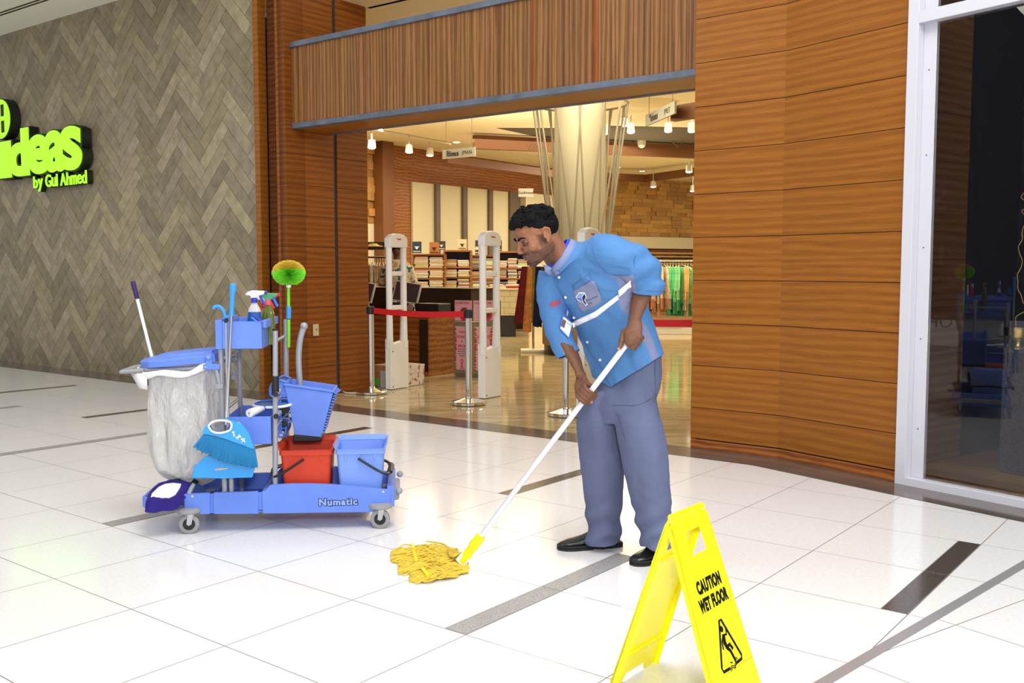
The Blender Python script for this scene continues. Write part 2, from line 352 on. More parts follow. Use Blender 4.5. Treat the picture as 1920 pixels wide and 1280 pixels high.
panels(-8.25,-7.79,6.72,6.72,0,5.2,SE,'oak_panel_shaded','wall_left_reveal')
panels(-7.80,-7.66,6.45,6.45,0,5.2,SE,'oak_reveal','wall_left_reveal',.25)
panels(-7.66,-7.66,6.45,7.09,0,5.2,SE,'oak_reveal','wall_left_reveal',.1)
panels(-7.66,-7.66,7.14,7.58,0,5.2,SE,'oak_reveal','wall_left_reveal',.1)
b_=MB(); b_.b2(-7.72,-7.675,7.08,7.15,0,5.2,SHOP); struct(b_.build('trim_24',['grey_gap'],smooth=False))
# beam of upright slats over the opening
BZ0,BZ1=2.735,3.565
random.seed(5); b_=MB(); u=-7.66
while u<-3.2:
    wd=random.choice((.03,.045,.06,.075,.05)); e=min(u+wd,-3.19); c=random.uniform(.84,1.10); r=random.random()
    col=(c,c*random.uniform(.92,1.02),c*random.uniform(.85,1.05)) if r>.02 else (1.25,.7,.35)
    b_.b2(u+.001,e-.001,6.55-random.uniform(0,.006),6.60,BZ0+.04,BZ1-.04,SHOP,0,col); u=e
o=b_.build('trim_25',['oak_slat'],smooth=False); struct(o); o.data.transform(SHOP.inverted()); o.matrix_world=SHOP
b_=MB(); b_.b2(-7.66,-3.19,6.535,6.62,BZ0-.005,BZ0+.045,SHOP); b_.b2(-7.68,-3.19,6.52,6.66,BZ1-.04,BZ1+.01,SHOP); b_.b2(-7.66,-3.19,7.05,7.09,BZ0-.01,BZ0+.03,SHOP)
struct(b_.build('trim_26',['blue_grey_metal'],smooth=False,bevel=.003))
b_=MB(); b_.b2(-7.66,-3.19,6.60,7.07,BZ0,BZ0+.02); b_.b2(-7.66,-3.19,6.60,6.62,BZ0+.02,BZ1-.04)
o=b_.build('trim_27',['oak_panel'],smooth=False); struct(o); o.matrix_world=SHOP
# right wooden pillar in two facets
def facet(u0,v0,u1,v1,name): return panels(u0,u1,v0,v1,.075,4.6,SE,'oak_panel',name,.04)
facet(-3.198,6.47,-2.52,6.455,'wall_right'); facet(-2.52,6.455,-1.635,6.16,'wall_right')
panels(-3.198,-3.198,6.475,7.6,.0,4.6,SE,'oak_panel','wall_right',.04,True)
wood('oak_base',(.13,.035,.008),(.27,.08,.018),(.42,.15,.035),'X',1.3,.4)
panels(-3.198,-2.52,6.475,6.46,0,.07,[],'oak_base','baseboard_right',.03); panels(-2.52,-1.635,6.46,6.165,0,.07,[],'oak_base','baseboard_right',.03)
# ================================================================ display window on the right
wd=V3((.949,-.316,0)) ; wa=V3((-1.635,6.16,0))           # plan direction of the window in shop coordinates
WM=SHOP@Matrix.Translation(wa)@Matrix.Rotation(math.atan2(-.30,.954),4,'Z')
b_=MB(); b_.b2(0,.07,-.03,.06,0,4.6); b_.b2(.07,3.2,-.03,.06,0,.05); b_.b2(.07,3.2,-.03,.05,2.77,2.84); b_.b2(.07,.155,.03,.06,0.05,4.6)
o=b_.build('window_1',['white_frame'],smooth=False,bevel=.003); struct(o); o.matrix_world=WM
m=mat('shop_glass',(1,1,1),.0,trans=1,ior=1.45); 
b_=MB(); b_.b2(.155,3.2,.030,.036,.05,4.6); o=b_.build('glass',['shop_glass'],smooth=False); struct(o); o.matrix_world=WM; o.name='window_2'
b_=MB()
for z in (.35,.9,1.45,2.0,2.5): b_.cyl((.11,.029,z),(.11,.0275,z),.004,n=8)
o=b_.build('screws',['grey_gap'],parent=bpy.data.objects['window_1']); o.name='screw'
# dark interior of the window bay
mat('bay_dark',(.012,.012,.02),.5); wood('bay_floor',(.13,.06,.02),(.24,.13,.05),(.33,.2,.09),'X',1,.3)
mat('bay_cream',(.5,.48,.42),.6)
def inst(b,name,mats,st=True,M=WM,**k):
    o=b.build(name,mats,smooth=k.pop('smooth',False),**k); o.matrix_world=M; return struct(o) if st else o
b_=MB(); b_.b2(-.07,3.6,.065,1.5,.0,.06); inst(b_,'floor',['bay_floor'])
# ================================================================ window bay content
wood('bay_panel',(.085,.036,.012),(.14,.062,.022),(.19,.09,.035),'X',1.0,.45)
def bay(b,name,mats,**k): return inst(b,name,mats,**k)
M_=WM@Matrix.Translation((-.05,.08,0))@Matrix.Rotation(R(92),4,'Z')
b_=MB(); z=.14
b_.b2(0,.76,.0,.03,.06,.135)
while z<4.5: b_.b2(0,.76,0,.02,z,z+.308); z+=.3115
b_.b2(0.001,.759,.005,.018,.06,4.5,mi=1); bay(b_,'wall_right_bay',['bay_panel','seam'],M=M_)
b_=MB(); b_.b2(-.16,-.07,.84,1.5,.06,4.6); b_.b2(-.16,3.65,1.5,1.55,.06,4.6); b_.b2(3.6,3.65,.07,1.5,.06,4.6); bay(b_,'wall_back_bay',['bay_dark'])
b_=MB(); b_.b2(-.07,3.6,1.485,1.5,.06,.10); bay(b_,'baseboard_back',['bay_cream'])
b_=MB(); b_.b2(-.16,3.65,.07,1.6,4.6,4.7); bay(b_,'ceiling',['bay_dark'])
speckle('pedestal_cloth',(.03,.03,.042),(.055,.05,.075),90,.8); mat('pedestal_band',(.12,.11,.13),.6); mat('red_thread',(.1,.02,.03),.7)
t=thing('display_pedestal','dark patterned display pedestal behind the shop window glass','pedestal',M=WM@Matrix.Translation((.62,.76,.06)))
b_=MB(); b_.b2(-.27,.27,-.22,.22,0,.775); b_.build('pedestal_body',['pedestal_cloth'],t,False,bevel=.004)
b_=MB(); b_.b2(-.274,.274,-.204,.204,.66,.69); b_.build('band',['pedestal_band'],t,False); b_=MB(); b_.b2(-.276,.276,-.206,.206,.652,.662); b_.build('trim_line',['red_thread'],t,False)
mat('old_brass',(.55,.40,.12),.3,.9)
b_=MB(); b_.lathe([(.0,0),(.038,0),(.04,.006),(.02,.016),(.012,.03),(.012,.045),(.03,.055),(.042,.075),(.046,.11),(.047,.125),(.049,.128),(.044,.128),(.042,.11),(.0,.07)],28)
o=b_.build('brass_goblet',['old_brass'],angle=60); gp=G(1909,654,.837); o.matrix_world=Matrix.Translation(gp); tag(o,'small brass goblet standing on the dark pedestal in the shop window','goblet')
mat('gold_thread',(.5,.32,.1),.4,.6)
random.seed(8); b_=MB(); x=0
pts=[(0,0,0)]
for k in range(22): pts.append((random.uniform(-.035,.035),random.uniform(-.01,.01),.03+k*.042))
b_.tube(spline(pts,4),.0022,6); o=b_.build('gilded_branch',['gold_thread']); o.matrix_world=Matrix.Translation(gp+V3((.01,0,.085))); tag(o,'thin twisted gilded twig rising out of the brass goblet','ornament')
# ================================================================ janitor cart
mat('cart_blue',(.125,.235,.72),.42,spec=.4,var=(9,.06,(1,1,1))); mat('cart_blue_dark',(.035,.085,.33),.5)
mat('cart_grey',(.33,.345,.38),.4,.25); mat('rubber_grey',(.30,.30,.31),.55); mat('black_plastic',(.012,.012,.014),.45)
mat('chrome',(.75,.75,.76),.12,1); mat('steel',(.6,.6,.62),.22,1); mat('bumper_grey',(.30,.32,.36),.5)
CA=math.atan2(.1,.943); CM=Matrix.Translation((-1.616,4.753,0))@Matrix.Rotation(CA,4,'Z'); CI=CM.inverted()
cart=thing('janitor_cart','blue and grey wheeled cleaning cart with tray, lidded bag holder and bucket base','cleaning cart',M=CM)
# base hull
front=[(-.02,.105),(.115,.100),(.115,.205),(-.02,.20)]
b_=MB()
def hull(pts,y0,y1): b_.prism(pts,y0,y1,Matrix(((1,0,0,0),(0,0,1,0),(0,1,0,0),(0,0,0,1))))
D=.47
def side(y0,y1):
    hull([(-.02,.12),(.05,.12),(.055,.098),(.103,.097),(.103,.203),(-.02,.20)],y0,y1)
    hull([(.122,.096),(.340,.092),(.340,.205),(.122,.203)],y0,y1)
    hull([(.100,.11),(.37,.10),(.37,.200),(.100,.198)],y0+.012,y1-.012)
    top=[(.36,.205),(.375,.207),(.400,.236),(.50,.240),(.60,.238),(.70,.232),(.80,.222),(.90,.210),(.97,.200),(1.0,.200)]
    hull([(1.0,.12),(.955,.115),(.935,.085),(.362,.092)][::-1] and [(.362,.092),(.935,.085),(.955,.112),(1.0,.12)]+top[::-1],y0,y1)
side(0,.022); side(D-.022,D)
b_.b2(-.02,1.0,.01,D-.01,.098,.112); b_.b2(-.02,.0,0.01,D-.01,.11,.20); b_.b2(.985,1.02,.005,D-.005,.11,.215)
b_.b2(.36,.378,.02,D-.02,.11,.206)
b_.build('base',['cart_blue'],cart,bevel=.005)
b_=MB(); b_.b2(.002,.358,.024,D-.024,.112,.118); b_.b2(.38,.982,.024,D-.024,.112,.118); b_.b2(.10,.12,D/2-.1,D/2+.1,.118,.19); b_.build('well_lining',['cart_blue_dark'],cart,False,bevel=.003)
b_=MB(); b_.b2(1.0,1.045,.05,D-.05,.13,.17); b_.ball((1.045,.03,.185),(.018,.02,.018)); b_.ball((1.045,D-.03,.185),(.018,.02,.018)); b_.build('end_bumper',['bumper_grey'],cart,bevel=.012)
for x in (.02,.965):
    b_=MB(); b_.cyl((x,-.001,.19),(x,-.004,.19),.006); b_.build('rivet',['chrome'],cart)
# folding left tray under the bag
b_=MB()
pl=[(-.02,.03),(-.02,.42),(-.20,.42),(-.235,.38),(-.235,.07),(-.20,.03)]
b_.prism(pl,.125,.137); 
for k in range(1,5):
    a=pl[k];c=pl[k+1]; d=V3((c[0]-a[0],c[1]-a[1],0)); M=Matrix.Translation((a[0],a[1],.125))@Matrix.Rotation(math.atan2(d.y,d.x),4,'Z'); b_.b2(-.004,d.length+.004,-.006,.006,0,.055,M)
b_.build('folding_tray',['cart_blue_dark' if 0 else 'cart_blue'],cart,bevel=.004)
b_=MB(); b_.tube([(-.002,.02,.197),(.01,.03,.225),(.022,.03,.245)],[.012,.012,.01],8); b_.build('tray_strut',['cart_grey'],cart)
# casters
cast=None
for x,y,a in ((0.0,.0,8),(.948,.0,-6),(.03,D-.06,60),(.93,D-.06,40)):
    M=Matrix.Translation((x,y+.0,0))@Matrix.Rotation(R(a),4,'Z')
    if cast is None:
        cast=bpy.data.objects.new('caster',None); C.objects.link(cast); cast.parent=cart; cast.matrix_local=M
        w=MB(); w.lathe([(.030,-.013),(.047,-.012),(.05,-.008),(.05,.008),(.047,.012),(.030,.013),(.030,-.013)],36,frame((0,0,.05),(0,1,0))); w.build('tyre',['rubber_grey'],cast,angle=50)
        w=MB(); w.lathe([(.0,-.010),(.031,-.010),(.034,-.013),(.034,.013),(.031,.010),(0,.010)],30,frame((0,0,.05),(0,1,0))); w.build('hub',['black_plastic'],cast)
        w=MB()
        for s in (-1,1): w.prism([(-.012,.0),(.012,.0),(.024,.055),(-.006,.055)],s*.0155,s*.018,Matrix(((1,0,0,0),(0,0,1,0),(0,1,0,.048),(0,0,0,1))))
        w.b2(-.016,.026,-.018,.018,.098,.104); w.cyl((0,-.021,.05),(0,.021,.05),.006); w.build('fork',['steel'],cast,bevel=.001)
        first=cast
    else:
        r=cast.copy(); C.objects.link(r); r.parent=cart; r.matrix_local=M
        for ch in cast.children: c2=ch.copy(); C.objects.link(c2); c2.parent=r
for x in (-.002,.952):
    for y in (.01,D-.01):
        b_=MB(); b_.lathe([(0,.103),(.052,.103),(.06,.110),(.06,.125),(.045,.13),(0,.13)],28,Matrix.Translation((x,y,0)),sx=1.0,sy=.85); b_.build('wheel_buffer',['rubber_grey'],cart)
# uprights
def post(pts,name='upright',r=.0135,m='cart_grey',n=14): 
    b=MB(); b.tube(pts,r,n); return b.build(name,[m],cart)
post([(.172,.03,.118),(.168,.03,1.02)]); post([(.42,.03,.118),(.436,.03,1.015)]); post([(.19,.42,.118),(.19,.42,1.0)]); post([(.43,.42,.118),(.44,.42,1.05)])
for x,y,z in ((.168,.03,1.02),(.436,.03,1.015),(.19,.42,1.0)):
    b_=MB(); b_.cyl((x,y,z-.002),(x,y,z+.008),.014); b_.build('end_cap',['black_plastic'],cart)
post([(.205,.03,.118),(.205,.03,.34)],r=.0125)
b_=MB(); b_.cyl((.4305,.03,.69),(.4325,.03,.785),.0185); b_.build('collar',['black_plastic'],cart)
for x0,z in ((.43,.96),(.43,.66),(.43,.535),(.18,.62),(.18,.88)): post([(x0+.006,.03,z),(x0+.004,.42,z+.002)],'crossbar',.008)
for z in (.695,.585):
    b_=MB(); b_.cyl((.436,.005,z),(.44,.10,z+.006),.0125); b_.cyl((.436,-.001,z),(.436,.006,z),.013,mi=1); b_.build('peg',['cart_grey','black_plastic'],cart)
# trays
def tray(x0,x1,y0,y1,z0,z1,name,lip=.0):
    t=.004; b=MB(); dx=.006
    b.b2(x0,x1,y0,y0+t,z0,z1); b.b2(x0,x1,y1-t,y1,z0,z1); b.b2(x0,x0+t,y0,y1,z0,z1); b.b2(x1-t,x1,y0,y1,z0,z1); b.b2(x0,x1,y0,y1,z0,z0+t)
    if lip:
        b.b2(x1-.002,x1+.018,y0+.02,y1,z1-.035,z1+.004); b.b2(x1-.03,x1+.012,y0-.004,y0+.006,z1-.004,z1+.001); b.b2(x1+.008,x1+.016,y0-.004,y0+.004,z1-.03,z1); b.b2(x0-.02,x0,y0+.02,y1,z1-.005,z1+.012)
    return b.build(name,['cart_blue'],cart,False,bevel=.0015)
tray(.182,.376,-.005,.46,.925,1.062,'top_tray',.02)
b_=MB(); b_.b2(.150,.182,-.004,.002,.925,1.07); b_.build('clip_plate',['cart_blue'],cart,bevel=.001)
tray(.19,.409,.015,.44,.442,.583,'middle_tray')
# bag holder frame and lid
b_=MB(); b_.tube(spline([(.165,.045,.835),(.02,.05,.825),(-.16,.07,.818),(-.235,.12,.815),(-.26,.235,.812),(-.235,.35,.815),(-.16,.40,.818),(.02,.42,.825),(.185,.42,.835)],6),.0125,10); b_.build('bag_ring',['cart_grey'],cart)
b_=MB(); b_.tube(spline([(-.22,.09,.816),(-.315,.10,.808),(-.335,.13,.806),(-.335,.34,.806),(-.31,.37,.808),(-.22,.38,.816)],6),.011,8,flat=1.3); b_.build('bag_handle_bar',['rubber_grey'],cart)
lidp=[(.14,.03),(-.10,.03),(-.19,.055),(-.245,.12),(-.255,.235),(-.245,.35),(-.19,.415),(-.10,.44),(.14,.44)]
b_=MB(); LM=Matrix.Translation((0,0,.845))@Matrix.Rotation(R(-5),4,'Y')
sc=lambda s,dx=0:[(x*s+dx,(y-.235)*s+.235) for x,y in lidp]
b_.loft([[(x,y,0) for x,y in sc(1.0)],[(x,y,.03) for x,y in sc(1.0)],[(x,y,.040) for x,y in sc(.97)],[(x,y,.046) for x,y in sc(.80,.01)],[(x,y,.056) for x,y in sc(.72,.02)]],M=LM)
b_.build('lid',['cart_blue'],cart,angle=25,bevel=.003)
for y in (.018,.445):
    b_=MB(); b_.b2(.085,.165,y-.012,y+.012,.822,.85); b_.b2(.098,.128,y-.010,y+.010,.845,.90); b_.cyl((.112,y-.016,.885),(.112,y+.016,.885),.014); hb=b_.build('hinge',['cart_blue'],cart,bevel=.003)
    for x,z in ((.098,.836),(.112,.885)):
        b_=MB(); b_.cyl((x,y-.013,z),(x,y-.018,z),.006); b_.build('hinge_screw',['chrome'],hb)
for y in (.02,.435):
    b_=MB(); b_.tube([(.145,y,.83),(.16,y,.745)],.010,8); b_.b2(.145,.18,y-.01,y+.01,.725,.75); b_.build('ring_brace',['cart_grey'],cart,bevel=.002)
# lettering on the base
mat('letter_navy',(.01,.015,.06),.5); mat('letter_blue',(.25,.38,.85),.5)
tM=lambda x,y,z:Matrix.Translation((x,y,z))@Matrix.Rotation(PI/2,4,'X')
text('Numatic',.046,'letter_navy',cart,tM(.737,-.0005,.127),.0006,.0050,'lettering',sx=1.10,sp=1.12)
text('Numatic',.046,'letter_blue',cart,tM(.737,-.0012,.127),.0008,.0018,'lettering',sx=1.10,sp=1.12)
# ---------------------------------------------------------------- wringer
CMl=lambda x,y,z,r=0:CM@Matrix.Translation((x,y,z))@Matrix.Rotation(R(r),4,'Z')
wr=thing('mop_wringer','blue mop wringer press with black foot, hung over the red bucket','mop wringer',M=CM@Matrix.Translation((.50,.30,.43)))
b_=MB(); t=.005
def wq(a,b,c,d): b_.loft([[a,b,c,d]],caps=False) 
# tapering box body, open at the top, tilted
y0,y1=-.10,.10
outer_b=[(-.0,y0),(.135,y0),(.135,y1),(.0,y1)]; outer_t=[(-.045,y0-.01),(.205,y0-.01),(.205,y1+.01),(-.045,y1+.01)]
def ringz(pl,zl,zr,xs): return [(x,y,zl+(zr-zl)*((x-xs[0])/(xs[1]-xs[0]))) for x,y in pl]
rings=[ringz(outer_b,.0,.0,(0,.135)),ringz([(-.002,y0),(.15,y0),(.15,y1),(-.002,y1)],.06,.05,(0,.15)),ringz(outer_t,.285,.245,(-.045,.205)),
 ringz([(-.05,y0-.016),(.212,y0-.016),(.212,y1+.016),(-.05,y1+.016)],.287,.247,(-.05,.212)),ringz([(-.05,y0-.016),(.212,y0-.016),(.212,y1+.016),(-.05,y1+.016)],.300,.260,(-.05,.212)),
 ringz([(-.038,y0-.004),(.198,y0-.004),(.198,y1+.004),(-.038,y1+.004)],.300,.260,(-.038,.198)),ringz([(.01,y0+.01),(.125,y0+.01),(.125,y1-.01),(.01,y1-.01)],.03,.03,(0,.13))]
b_.loft(rings); b_.build('press_body',['cart_blue'],wr,angle=30,bevel=.006)
b_=MB(); 
for k in range(15):
    f=k/14; x=.140+.065*f+.004; z=.035+.205*f; b_.b2(x,x+.012,y0+.0,y1-.0,z,z+.006)
b_.build('drain_grille',['cart_blue'],wr,False)
b_=MB(); 
for k in range(14):
    f=(k+.5)/14; x=.140+.065*f+.0015; z=.035+.205*f; b_.b2(x,x+.006,y0+.004,y1-.004,z,z+.008)
b_.build('grille_backing',['black_plastic'],wr,False)
b_=MB(); b_.loft([ringz([(-.006,y0-.006),(.142,y0-.006),(.142,y1+.006),(-.006,y1+.006)],z,z,(0,1)) for z in (-.012,.012)]+[ringz([(-.004,y0-.005),(.01,y0-.005),(.01,y1+.005),(-.004,y1+.005)],.028,.028,(0,1))]); b_.build('press_foot',['black_plastic'],wr,bevel=.006)
def bracket(yc):
    b=MB(); Mx=Matrix(((1,0,0,0),(0,0,1,0),(0,1,0,0),(0,0,0,1)))
    out=spline([(-.035,.0+.30,0),(-.075,.315,0),(-.115,.285,0),(-.118,.235,0),(-.085,.215,0),(-.085,.12,0),(-.085,.03,0),(-.06,.015,0),(-.045,.04,0),(-.04,.08,0),(-.01,.10,0)],4)
    pts=[(p.x,yc,p.y) for p in out]; b.tube(pts,.006,8,flat=2.6)
    inn=spline([(-.03,.28,0),(-.06,.27,0),(-.066,.20,0),(-.066,.05,0),(-.055,.03,0)],4); b.tube([(p.x,yc,p.y) for p in inn],.004,6,flat=2.6)
    for k in range(9): z=.06+k*.026; b.b2(-.086,-.02 if z>.1 else -.045,yc-.012,yc+.012,z,z+.004)
    for a in (-100,-70,-40): pass
    b.b2(-.083,-.063,yc-.004,yc+.004,.03,.27); b.b2(-.115,-.03,yc-.003,yc+.003,.225,.30)
    return b.build('side_bracket',['cart_blue'],wr)
bracket(-.095); bracket(.095)
b_=MB(); b_.cyl((-.045,-.115,.165),(-.045,-.10,.165),.026,n=24); b_.build('pivot_knob',['black_plastic'],wr,bevel=.003); b_=MB(); b_.cyl((-.045,-.112,.085),(-.045,-.10,.085),.014); b_.build('pivot_knob',['black_plastic'],wr,bevel=.003)
b_=MB(); b_.tube(spline([(.03,.0,.12),(.022,.0,.30),(.018,.0,.42),(.028,0,.52),(.048,0,.585)],6),.0155,14,flat=.8); b_.ball((.049,0,.59),(.02,.018,.02)); b_.build('press_handle',['cart_grey'],wr)
b_=MB(); b_.add([(.205,-.06,.24),(.205,.06,.24),(.236,.02,.25),(.236,-.02,.25),(.205,-.06,.225),(.205,.06,.225),(.236,.02,.244),(.236,-.02,.244)],[(0,1,2,3),(7,6,5,4),(0,3,7,4),(2,1,5,6),(3,2,6,7),(1,0,4,5)]); b_.build('spout',['cart_blue'],wr,False)
# ---------------------------------------------------------------- buckets
def bucket(name,label,x0,x1,z0,col,hx,flip):
    mat(name+'_plastic',col,.4,spec=.4); m=name+'_plastic'
    t=thing(name,label,'bucket',M=CM@Matrix.Translation(((x0+x1)/2,.175,z0)))
    w=(x1-x0)/2; d=.145; H=.405-z0+.0; 
    def rg(s,z,e=0): return [(x*1,y*1,z) for x,y in [(p[0],p[1]) for p in rrect(2*(w*s+e),2*(d*s+e),.02)]]
    b=MB(); b.loft([rg(.84,0),rg(.97,H-.028),rg(1.0,H-.026,.003),rg(1.0,H-.006,.003),rg(1.0,H,.006),rg(.975,H),rg(.955,H-.03),rg(.82,.006)]); b.build('bucket_body',[m],t,angle=35)
    b=MB()
    for s in (-1,1): b.add([(s*(w+.002),-d*.9,H-.004),(s*(w+.002),d*.9,H-.004),(s*(w+.016),d*.9,H+.022),(s*(w+.016),-d*.9,H+.022),(s*(w-.006),-d*.9,H-.002),(s*(w-.006),d*.9,H-.002),(s*(w+.010),d*.9,H+.026),(s*(w+.010),-d*.9,H+.026)],[(0,1,2,3),(7,6,5,4),(3,2,6,7),(0,3,7,4),(1,0,4,5),(2,1,5,6)])
    b.add([(-w,d,H-.004),(w,d,H-.004),(w,d+.014,H+.022),(-w,d+.014,H+.022),(-w,d-.006,H),(w,d-.006,H),(w,d+.008,H+.026),(-w,d+.008,H+.026)],[(0,1,2,3),(7,6,5,4),(3,2,6,7),(0,3,7,4),(1,0,4,5),(2,1,5,6)])
    b.build('pouring_rim',[m],t,False)
    b=MB(); s=flip; yy=d+.012
    pts=[(-s*.0+hx,-yy,H-.045),(hx+s*.085,-yy-.004,H-.10),(hx+s*.14,-yy,H-.128),(hx+s*.158,-yy+.05,H-.13)]
    pts2=[(p[0],-p[1],p[2]) for p in pts][::-1]
    b.tube(spline(pts,5),.0065,8,flat=1.5); b.tube(spline([(hx+s*.158,-yy+.05,H-.13),(hx+s*.165,0,H-.12),(hx+s*.158,yy-.05,H-.13)],5),.010,10,flat=1.6); b.tube(spline(pts2,5),.0065,8,flat=1.5)
    b.build('carrying_handle',['black_plastic'],t)
    for xx in (-.6*w,.6*w,hx):
        b=MB(); b.prism([(xx-.008,H-.028),(xx+.008,H-.028),(xx,H-.06)],-d*.97-.004,-d*.95+.004,Matrix(((1,0,0,0),(0,0,1,0),(0,1,0,0),(0,0,0,1)))); b.build('rib',[m],t,False)
    return t
bucket('red_bucket','red square bucket under the wringer on the cart base',.446,.706,.1185,(.56,.045,.015),-.01,-1)
bucket('blue_bucket','blue square bucket at the right end of the cart base',.726,.972,.1185,(.19,.33,.83),-.01,1)
# ---------------------------------------------------------------- bag
m=mat('bag_film',(.80,.79,.77),.16,trans=.0,alpha=.80,spec=.7,bump=(11,1.0,(1,1,.45),.07))
n=m.node_tree; tn=n.nodes.new('ShaderNodeBsdfTranslucent'); tn.inputs[0].default_value=(.8,.79,.77,1); mixs=n.nodes.new('ShaderNodeMixShader'); mixs.inputs[0].default_value=.35
n.links.new(n.nodes['Principled BSDF'].outputs[0],mixs.inputs[1]); n.links.new(tn.outputs[0],mixs.inputs[2]); n.links.new(mixs.outputs[0],n.nodes['Material Output'].inputs[0])
random.seed(2)
rings=[]; NB=72
prof=[(.83,0),(.80,.0),(.74,-.004),(.66,.006),(.55,.012),(.45,.016),(.36,.006),(.30,-.012),(.265,-.05),(.240,-.11)]
for z,e in prof:
    rg=[]
    for k in range(NB):
        a=2*PI*k/NB; ca,sa=math.cos(a),math.sin(a)
        cx=-.045+(.83-z)*.02; rx=.178+e; ry=.165+e*.7
        q=(abs(ca)**3.2+abs(sa)**3.2)**(-1/3.2)
        fold=(.008*math.sin(9*a+z*7)+.006*math.sin(17*a-z*11))*min(1,(.84-z)*6)+.012*noise.noise(V3((ca*3,sa*3,z*9)))
        zz=z+(.02*max(0,ca)**2*(-1.4) if z<.3 else 0)+(.016*math.sin(5*a) if z<.28 else 0)
        rg.append((cx+(rx*q+fold)*ca,.225+(ry*q+fold)*sa,zz))
    rings.append(rg)
bag=thing('rubbish_bag','translucent white rubbish bag hanging full length from the cart ring','rubbish bag',M=CM)
b_=MB(); b_.loft(rings,caps=False); b_.add(rings[-1],[tuple(range(NB))]); b_.build('bag_body',['bag_film'],bag,sub=1)
# cuff folded over the ring
mat('bag_cuff',(.78,.77,.79),.35,bump=(30,.5,(1,1,1),.004))
b_=MB(); rr=[]
ringc=spline([(.13,.035,.83),(.02,.03,.822),(-.15,.04,.81),(-.25,.12,.80),(-.275,.235,.80),(-.25,.35,.80),(-.16,.425,.81),(.02,.44,.82)],8)
for i,p in enumerate(ringc):
    dz=.012*math.sin(i*.55)-(.02*math.exp(-((i-13)/5)**2)); rr.append((p.x,p.y,p.z+dz))
b_.tube(rr,[.012+.006*abs(math.sin(i*.4)) for i in range(len(rr))],8,flat=.6)
b_.build('rolled_cuff',['bag_cuff'],bag)
b_=MB(); b_.add([(-.29,.10,.80),(-.20,.06,.80),(-.20,.06,.72),(-.245,.085,.725)],[(0,1,2,3)]); b_.build('loose_edge',['bag_cuff'],bag,solid=.002)
# ================================================================ tools carried on the cart
def cl(px,py,d):
    r=ray(px,py); ey=V3((-math.sin(CA),math.cos(CA),0)); t=(d+ey.dot(V3((-1.616,4.753,0))))/ey.dot(V3((r.x,r.y,0)))
    return CI@(V3((0,0,CH))+r*t)
mat('white_plastic',(.85,.85,.86),.35); mat('sky_blue',(.04,.30,.78),.35,spec=.5); mat('grip_purple',(.035,.012,.09),.5); mat('alu',(.72,.73,.76),.28,.6)
mat('lime_bristle',(.33,.92,.07),.6); mat('orange_bristle',(.80,.62,.08),.6); mat('green_tube',(.20,.62,.04),.35)
# cobweb duster
du=thing('cobweb_duster','telescopic duster with round yellow and lime bristle head standing in the cart','duster',M=CM)
b_=MB(); b_.tube([(.458,.40,1.12),(.459,.40,1.20),(.46,.40,1.23)],.0085,12); b_.tube([(.455,.40,.90),(.457,.40,1.05)],.009,12); b_.build('pole',['green_tube'],du)
b_=MB(); b_.cyl((.4575,.40,1.055),(.4595,.40,1.12),.0125); b_.build('grip_sleeve',['sky_blue'],du)
b_=MB(); b_.cyl((.46,.40,1.222),(.46,.40,1.236),.013); b_.build('ferrule',['white_plastic'],du)
random.seed(4); heads=[MB(),MB()]
hc=V3((.462,.40,1.24))
for k in range(5200):
    ph=random.uniform(0,2*PI); th=math.acos(random.uniform(-.93,1)); d=V3((math.sin(th)*math.cos(ph),math.sin(th)*math.sin(ph)*1.0,math.cos(th)))
    r=.088*random.uniform(.9,1.04); tip=hc+V3((d.x*r,d.y*r,d.z*r*.78+.060)); base=hc+V3((d.x*.012,d.y*.012,d.z*.02+.055))
    up=d.z-.10*d.x+.25*d.y; which=1 if (up>.12+random.uniform(-.12,.12)) else 0
    side=V3((-d.y,d.x,0)).normalized()*.0011 if abs(d.z)<.98 else V3((.0011,0,0)); s2_=d.cross(side).normalized()*.0011
    heads[which].add([base-side,base+side,tip+side*.6,tip-side*.6],[(0,1,2,3)]); heads[which].add([base-s2_,base+s2_,tip+s2_*.6,tip-s2_*.6],[(0,1,2,3)])
for h,nm,mm in ((heads[0],'lime_bristles','lime_bristle'),(heads[1],'yellow_bristles','orange_bristle')):
    o=h.build(nm,[mm],du,False); o['kind']='stuff'
# dust mop (purple edged, white back) leaning on the left
dm=thing('dust_mop','flat mop with dark grip and purple fringed white pad lying on the cart left end','mop',M=CM)
a=cl(249,527,.36); b=cl(283,662,.36); d=(b-a).normalized()
b_=MB(); b_.tube([a+d*.09,a+d*.66],.0085,12); b_.build('handle',['white_plastic'],dm)
b_=MB(); b_.tube([a,a+d*.01,a+d*.085,a+d*.095],[.011,.0135,.0125,.010],12); b_.build('grip',['grip_purple'],dm)
mat('mop_purple',(.022,.010,.19),.9,bump=(160,1,(1,1,1),.004)); mat('mop_white',(.80,.78,.76),.8,bump=(60,.5,(1,1,1),.002)); mat('dark_green_cloth',(.01,.06,.03),.9)
random.seed(9)
mp=lambda px,py:cl(px,py,.08-(py-910)*.0038)
wp=[(281,938),(284,930),(297,917),(310,911),(326,909),(342,911),(335,923),(329,932),(316,936.5),(298,935.5)]
b_=MB(); up_=V3((0,-.25,.97)); b_.loft([[mp(x,y)+up_*h for x,y in wp] for h in (.004,.012)]+[[mp(x+(312-x)*.06,y+(924-y)*.06)+up_*.016 for x,y in wp]]); b_.build('pad_back',['mop_white'],dm,bevel=.003)
b_=MB(); ou=[(275,954),(276,940),(284,922),(298,909),(318,903),(345,904),(361,911),(352,924),(338,940),(325,951),(305,952),(289,955)]
ov=spline([V3((x,y,0)) for x,y in ou+[ou[0]]],16)
